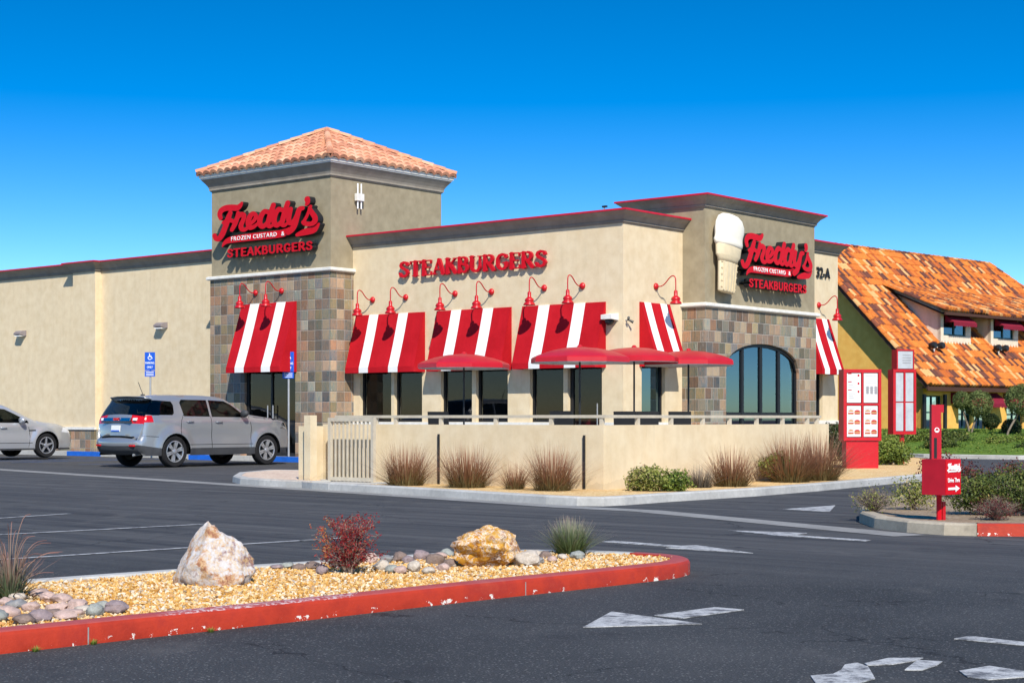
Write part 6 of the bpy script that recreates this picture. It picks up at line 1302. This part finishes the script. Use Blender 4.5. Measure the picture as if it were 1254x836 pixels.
mb = MB(); mb.tube([(.16, -.05, 1.20), (.15, .25, 1.27), (.22, .45, 1.33)], .012); mb.build('rear_wiper', 'cladding', suv)
mb = MB(); mb.tube([(.75, 0, 1.68), (.75, 0, 1.72)], .05, 8); mb.tube([(.75, 0, 1.72), (.62, 0, 2.0)], .008, 5); mb.build('aerial', 'cladding', suv)
mb = MB(); mb.tube([(.28, -.55, .32), (.05, -.55, .30)], .03); mb.build('exhaust', 'grey_metal', suv)
TH = pi/2+ROT        # nose towards +v
def place_car(o, axle_xy, axle_local, th, z=0):
    o.rotation_euler = (0, 0, th); c, s = cos(th), sin(th); ax, ay = axle_local; o.location = (axle_xy[0]-(ax*c-ay*s), axle_xy[1]-(ax*s+ay*c), z)
place_car(suv, (-7.94, 38.6), (.985, -.85), TH)
SEDT = [(.10, .32), (.02, .45), (.0, .62), (.04, .80), (.10, .95), (.3, 1.02), (.75, 1.07), (1.1, 1.25), (1.45, 1.40), (1.9, 1.49), (2.4, 1.50), (2.8, 1.46), (3.15, 1.30), (3.65, 1.06), (3.9, 1.01), (4.4, .94), (4.75, .84), (4.88, .74), (4.96, .58), (4.97, .42), (4.9, .30)]
sed_spec = dict(hw=.93, axles=(1.05, 3.98), wr=.345, zb=.22, paint='silver2', top=SEDT, belt=lambda x: .95+.0*x, tumble=.48, fx=4.0, fk=.24, rx=.7, rk=.22, round=.09,
    side=[('side_window', 'car_glass', [(1.2, .99), (2.28, .98), (2.3, 1.38), (1.85, 1.39), (1.5, 1.29)], .004), ('side_window', 'car_glass', [(2.36, .98), (3.42, .97), (3.40, 1.03), (3.0, 1.24), (2.76, 1.35), (2.38, 1.39)], .004),
          ('headlight', 'lamp_clear', [(4.5, .72), (5.0, .66), (5.0, .80), (4.56, .85)], -.002), ('side_vent', 'cladding', [(3.42, .74), (3.62, .745), (3.62, .785), (3.42, .78)], -.002), ('cladding', 'cladding', [(0, .1), (5, .1), (5, .27), (0, .27)], 0), ('tail_light', 'tail_red', [(-.1, .78), (.35, .8), (.3, .93), (-.1, .92)], -.002)],
    wrap=[('windshield', 'car_glass', [((2.84, 1.45), -.86), ((2.84, 1.45), .86), ((3.62, 1.075), .9), ((3.62, 1.075), -.9)]), ('rear_window', 'car_glass', [((.85, 1.11), -.8), ((.85, 1.11), .8), ((1.45, 1.40), .8), ((1.45, 1.40), -.8)]), ('grille', 'cladding', [((4.88, .74), -.6), ((4.88, .74), .6), ((4.97, .42), .6), ((4.97, .42), -.6)])],
    clad_rear=(.1, .33), clad_front=(4.92, .32), cabin=(1.0, 3.3), seats=(1.4, 2.3), lines=[[(2.33, .30), (2.33, .98)], [(3.40, .30), (3.44, .6), (3.38, .97)], [(1.4, .42), (3.5, .42)]], handles=[(1.6, .85), (2.6, .84)], mirror=(3.12, .98), mirror_mat='silver2', spokes=5, twin=False)
sed, *_ = build_car('sedan_car', sed_spec, 'light silver sedan car cut by the left picture edge, nose towards the wall', 'parked silver cars')
place_car(sed, (-13.1, 46.2), (3.98, -.86), TH, .05)
# ------------------------------------------------------------ foreground island: boulders, river stones, plants
def rock_mat(name, stops, veins=None, s=5):
    k = NM(name, .8, .3); n1 = k.noise(s, 8, .7); c = k.ramp(n1, stops)
    if veins:
        v = k.noise(s*1.6, 6, .75, sc3=(1, 1.6, .8)); c = k.mix(k.ramp(v, [(.47, (0, 0, 0)), (.5, (1, 1, 1)), (.53, (0, 0, 0))]), c, veins)
    g = k.noise(s*9, 5, .8); c = k.mix(.35, c, k.ramp(g, [(.3, (.25, .25, .25)), (.7, (.75, .75, .75))]), 'OVERLAY')
    k.bump(k.math('ADD', g, k.math('MULTIPLY', n1, 2.0)), .6, .012); return k.col(c)
M['rock_white'] = rock_mat('white_quartz_rock', [(.34, (.20, .08, .05)), (.41, (.40, .20, .10)), (.46, (.50, .46, .44)), (.54, (.56, .53, .51)), (.59, (.34, .26, .25)), (.64, (.20, .10, .09)), (.70, (.46, .28, .12))], (.55, .38, .2, 1), 6.5)
M['rock_gold'] = rock_mat('golden_veined_rock', [(.36, (.16, .06, .03)), (.44, (.46, .20, .025)), (.52, (.60, .30, .03)), (.57, (.50, .34, .18)), (.62, (.28, .11, .05)), (.70, (.55, .30, .06))], (.72, .66, .58, 1), 6)
def rock(name, r, seed, mat, loc, lb, cat, group=None, flat=1, sub=4, rough=.16, cuts=6, parent=None, rot=0, shape=None):
    rr = random.Random(seed); bm = bmesh.new(); bmesh.ops.create_icosphere(bm, subdivisions=sub, radius=1)
    pls = [(Vector((rr.gauss(0, 1), rr.gauss(0, 1), rr.gauss(0, .8))).normalized(), rr.uniform(.62, .88)) for _ in range(cuts)]; o = Vector((rr.uniform(0, 50),)*3)
    for v in bm.verts:
        p = v.co.copy()
        for n, d in pls:
            e = p.dot(n)-d
            if e > 0: p -= n*e*.9
        p *= 1+rough*noise.fractal(p*1.7+o, .9, 2.1, 4)
        p += p.normalized()*rough*.25*noise.noise(p*7+o)
        if shape: p = shape(p)
        v.co = Vector((p.x*r[0], p.y*r[1], p.z*r[2]))
    me = bpy.data.meshes.new(name); bm.to_mesh(me); bm.free(); me.shade_smooth(); ob = obj_(name, me, mat, parent, loc, rot)
    try: me.set_sharp_from_angle(angle=radians(38))
    except Exception: pass
    return tag(ob, lb, cat, group)
def pyr(p): k = 1-.70*max(0, (p.z+.4)/1.4); return Vector((p.x*k+.05*p.z, p.y*k, p.z))
stone_cols = [('river_grey', (.24, .235, .23)), ('river_pink', (.46, .33, .28)), ('river_mauve', (.26, .20, .20)), ('river_tan', (.46, .40, .33)), ('river_green', (.28, .29, .26)), ('river_brown', (.20, .145, .12))]
names = dict(river_grey='grey', river_pink='pink', river_mauve='mauve', river_tan='tan', river_green='greenish grey', river_brown='reddish brown')
for n, c in stone_cols: M[n] = rock_mat(n, [(.3, tuple(x*.75 for x in c)), (.5, c), (.7, tuple(min(1, x*1.25) for x in c))], None, 7)
rock('boulder', (.355, .24, .30), 8, 'rock_white', (-1.90, 10.5, .22), 'white quartz boulder with rust stains, shaped like a pyramid', 'boulder', 'boulders on the island', cuts=14, rough=.13, sub=5, shape=pyr)
rock('boulder', (.245, .20, .175), 21, 'rock_gold', (-.20, 11.78, .23), 'golden yellow boulder with white veins among the river stones', 'boulder', 'boulders on the island', cuts=12, rough=.20, sub=5)
rock('boulder', (.10, .09, .07), 25, 'river_tan', (.10, 11.75, .14), 'small pale broken rock leaning on the golden boulder', 'boulder', 'boulders on the island', cuts=8)
rs = random.Random(12)
def px2(px, py, z): Y = (1.15-z)*2015/(py-512); return ((px-627)/2015*Y, Y)
left = [(8, 757, 13, 8), (30, 764, 11, 7), (48, 760, 12, 8), (70, 748, 11, 7), (95, 746, 11, 8), (60, 735, 9, 6), (80, 757, 12, 6), (115, 750, 9, 8), (141, 745, 12, 8), (38, 748, 9, 6), (20, 745, 10, 6), (5, 744, 8, 6), (47, 730, 10, 5), (103, 748, 9, 5), (125, 743, 7, 6), (75, 737, 10, 6), (-8, 762, 13, 8), (22, 736, 9, 5), (90, 752, 10, 5), (64, 755, 9, 6)]
back = [(366, 694, 9, 4), (384, 692, 10, 5), (395, 698, 8, 6), (352, 692, 10, 4), (453, 684, 9, 6), (468, 693, 12, 7), (489, 682, 10, 6), (480, 696, 9, 5), (490, 697, 8, 5), (508, 695, 9, 7), (532, 686, 12, 7), (515, 680, 10, 6), (525, 698, 8, 4), (543, 694, 9, 5), (548, 677, 9, 5), (552, 689, 8, 5), (500, 686, 8, 5), (540, 680, 8, 4), (473, 684, 8, 5), (649, 683, 9, 5), (660, 686, 7, 4), (668, 680, 8, 5), (676, 684, 6, 4), (655, 677, 8, 4), (690, 681, 7, 4), (707, 680, 10, 5), (340, 693, 9, 3), (410, 690, 8, 4), (430, 689, 9, 5)]
for gi, (lst, where) in enumerate(((left, 'river stone in the cluster at the left end of the red kerb'), (back, 'river stone in the row along the back of the island'))):
    for i, (px, py, hw, hh) in enumerate(lst):
        n, c = stone_cols[rs.randrange(6) if (gi or i % 3) else 1]; 
        if (px, py) == (141, 745): n = 'river_mauve'
        if (px, py) == (707, 680): n = 'river_green'
        x, y = px2(px, py+hh*.35-(0 if gi else max(0, 7-.04*px)), .11); s = y/2015; a = hw*s*(1.05 if gi else 1.35); h = hh*s*1.2
        lb = f'{names[n]} rounded {where}'
        if (px, py) == (141, 745): lb = 'mauve river stone at the right end of the left cluster'
        if (px, py) == (707, 680): lb = 'smooth greenish grey river stone beside the grey green tuft'
        rock('river_stone', (a, a*rs.uniform(.7, 1), h), 100+i+gi*50, n, (x, y, .10+h*.55), lb, 'stone', 'rounded river stones on the island', sub=3, rough=.17, cuts=6, rot=rs.uniform(-.4, .4))
# red nandina
rr = random.Random(9); t = empty('nandina_bush', (-1.11, 11.2, .095), 0, 'crimson and orange leaved bush on the gravel between the boulders', 'bush'); mb = MB(); ml = MB()
for k in range(66):
    a = rr.uniform(0, 6.3); l = rr.random()**.7*.235; h = rr.uniform(.08, .41)*(1-.2*l); e = Vector((cos(a)*l, sin(a)*l, h)); m = Vector((e.x*.35, e.y*.35, h*.6)); mb.tube([(cos(a)*.02, sin(a)*.02, 0), m, e], [.003, .0025, .0015], 4, 0, rr.random(), cap=False)
    for q in range(12):
        f = rr.uniform(.15, 1); g = (m*(1-f)+e*f) if f > .3 else m*f*3; tw = g+Vector((rr.gauss(0, .035), rr.gauss(0, .035), rr.gauss(.01, .02))); mb.tube([g, tw], [.0015, .0007], 3, 0, rr.random(), cap=False)
        for z in range(7):
            p = g+(tw-g)*rr.uniform(.3, 1.15)+Vector([rr.gauss(0, .008) for _ in range(3)]); d = Vector([rr.gauss(0, 1) for _ in range(3)]).normalized(); s = Vector([rr.gauss(0, 1) for _ in range(3)]); s = (s-d*s.dot(d)).normalized(); L_ = rr.uniform(.011, .021)
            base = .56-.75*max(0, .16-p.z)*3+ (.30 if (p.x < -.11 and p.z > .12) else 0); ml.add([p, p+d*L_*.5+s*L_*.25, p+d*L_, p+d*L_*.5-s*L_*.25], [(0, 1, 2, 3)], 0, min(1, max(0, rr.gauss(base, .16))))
mb.build('branches', 'twig', t, fix=False); ml.build('foliage', 'leaf_red', t, fix=False)
grass_clump('grass_tuft', .45, 12.72, .095, .20, .32, 620, 'grass_green', 'grey green grass tuft with pinkish tips near the right end of the island', 'grass tuft', lean=.85, wd=.0045, seed=71, bend=.35, hmin=.6)
o = grass_clump('red_yucca', -2.93, 9.6, .095, .14, .34, 260, 'yucca', 'red yucca with long arching blades at the left edge', 'plant', lean=.95, wd=.0055, seed=72, bend=.55, hmin=.4)
mb = MB(); rr = random.Random(33)
for k in range(30):
    a = rr.uniform(0, 6.3); l = rr.uniform(.1, .42); h = rr.uniform(.18, .50)*(1.1-.9*l); pts = catmull([(cos(a)*.02, sin(a)*.02, 0), (cos(a)*l*.3, sin(a)*l*.3, h*.6), (cos(a)*l*.7, sin(a)*l*.7, h*.95), (cos(a)*l*1.1, sin(a)*l*1.1, h)], 3); mb.tube(pts, [.0042*(1-.75*i/(len(pts)-1)) for i in range(len(pts))], 4, 0, [min(1, .55+.5*i/(len(pts)-1)) for i in range(len(pts))], cap=False)
tag(mb.build('yucca_stalks', 'yucca', o, fix=False), None, None)
for k in list(o.keys()): pass
# small weeds where kerb and asphalt meet
for i, (x, y) in enumerate(((-2.13, 8.38), (-2.35, 8.12), (-1.62, 8.86))):
    grass_clump('kerb_weed', x, y, .0, .03, .035, 60, 'leaf_lime', ('tiny green weed at the foot of the red kerb, brightest one', 'tiny weed at the foot of the red kerb nearest the left edge', 'tiny weed at the foot of the red kerb near the paint joint')[i], 'weed', 'weeds along the red kerb', lean=1.0, wd=.0022, seed=90+i)
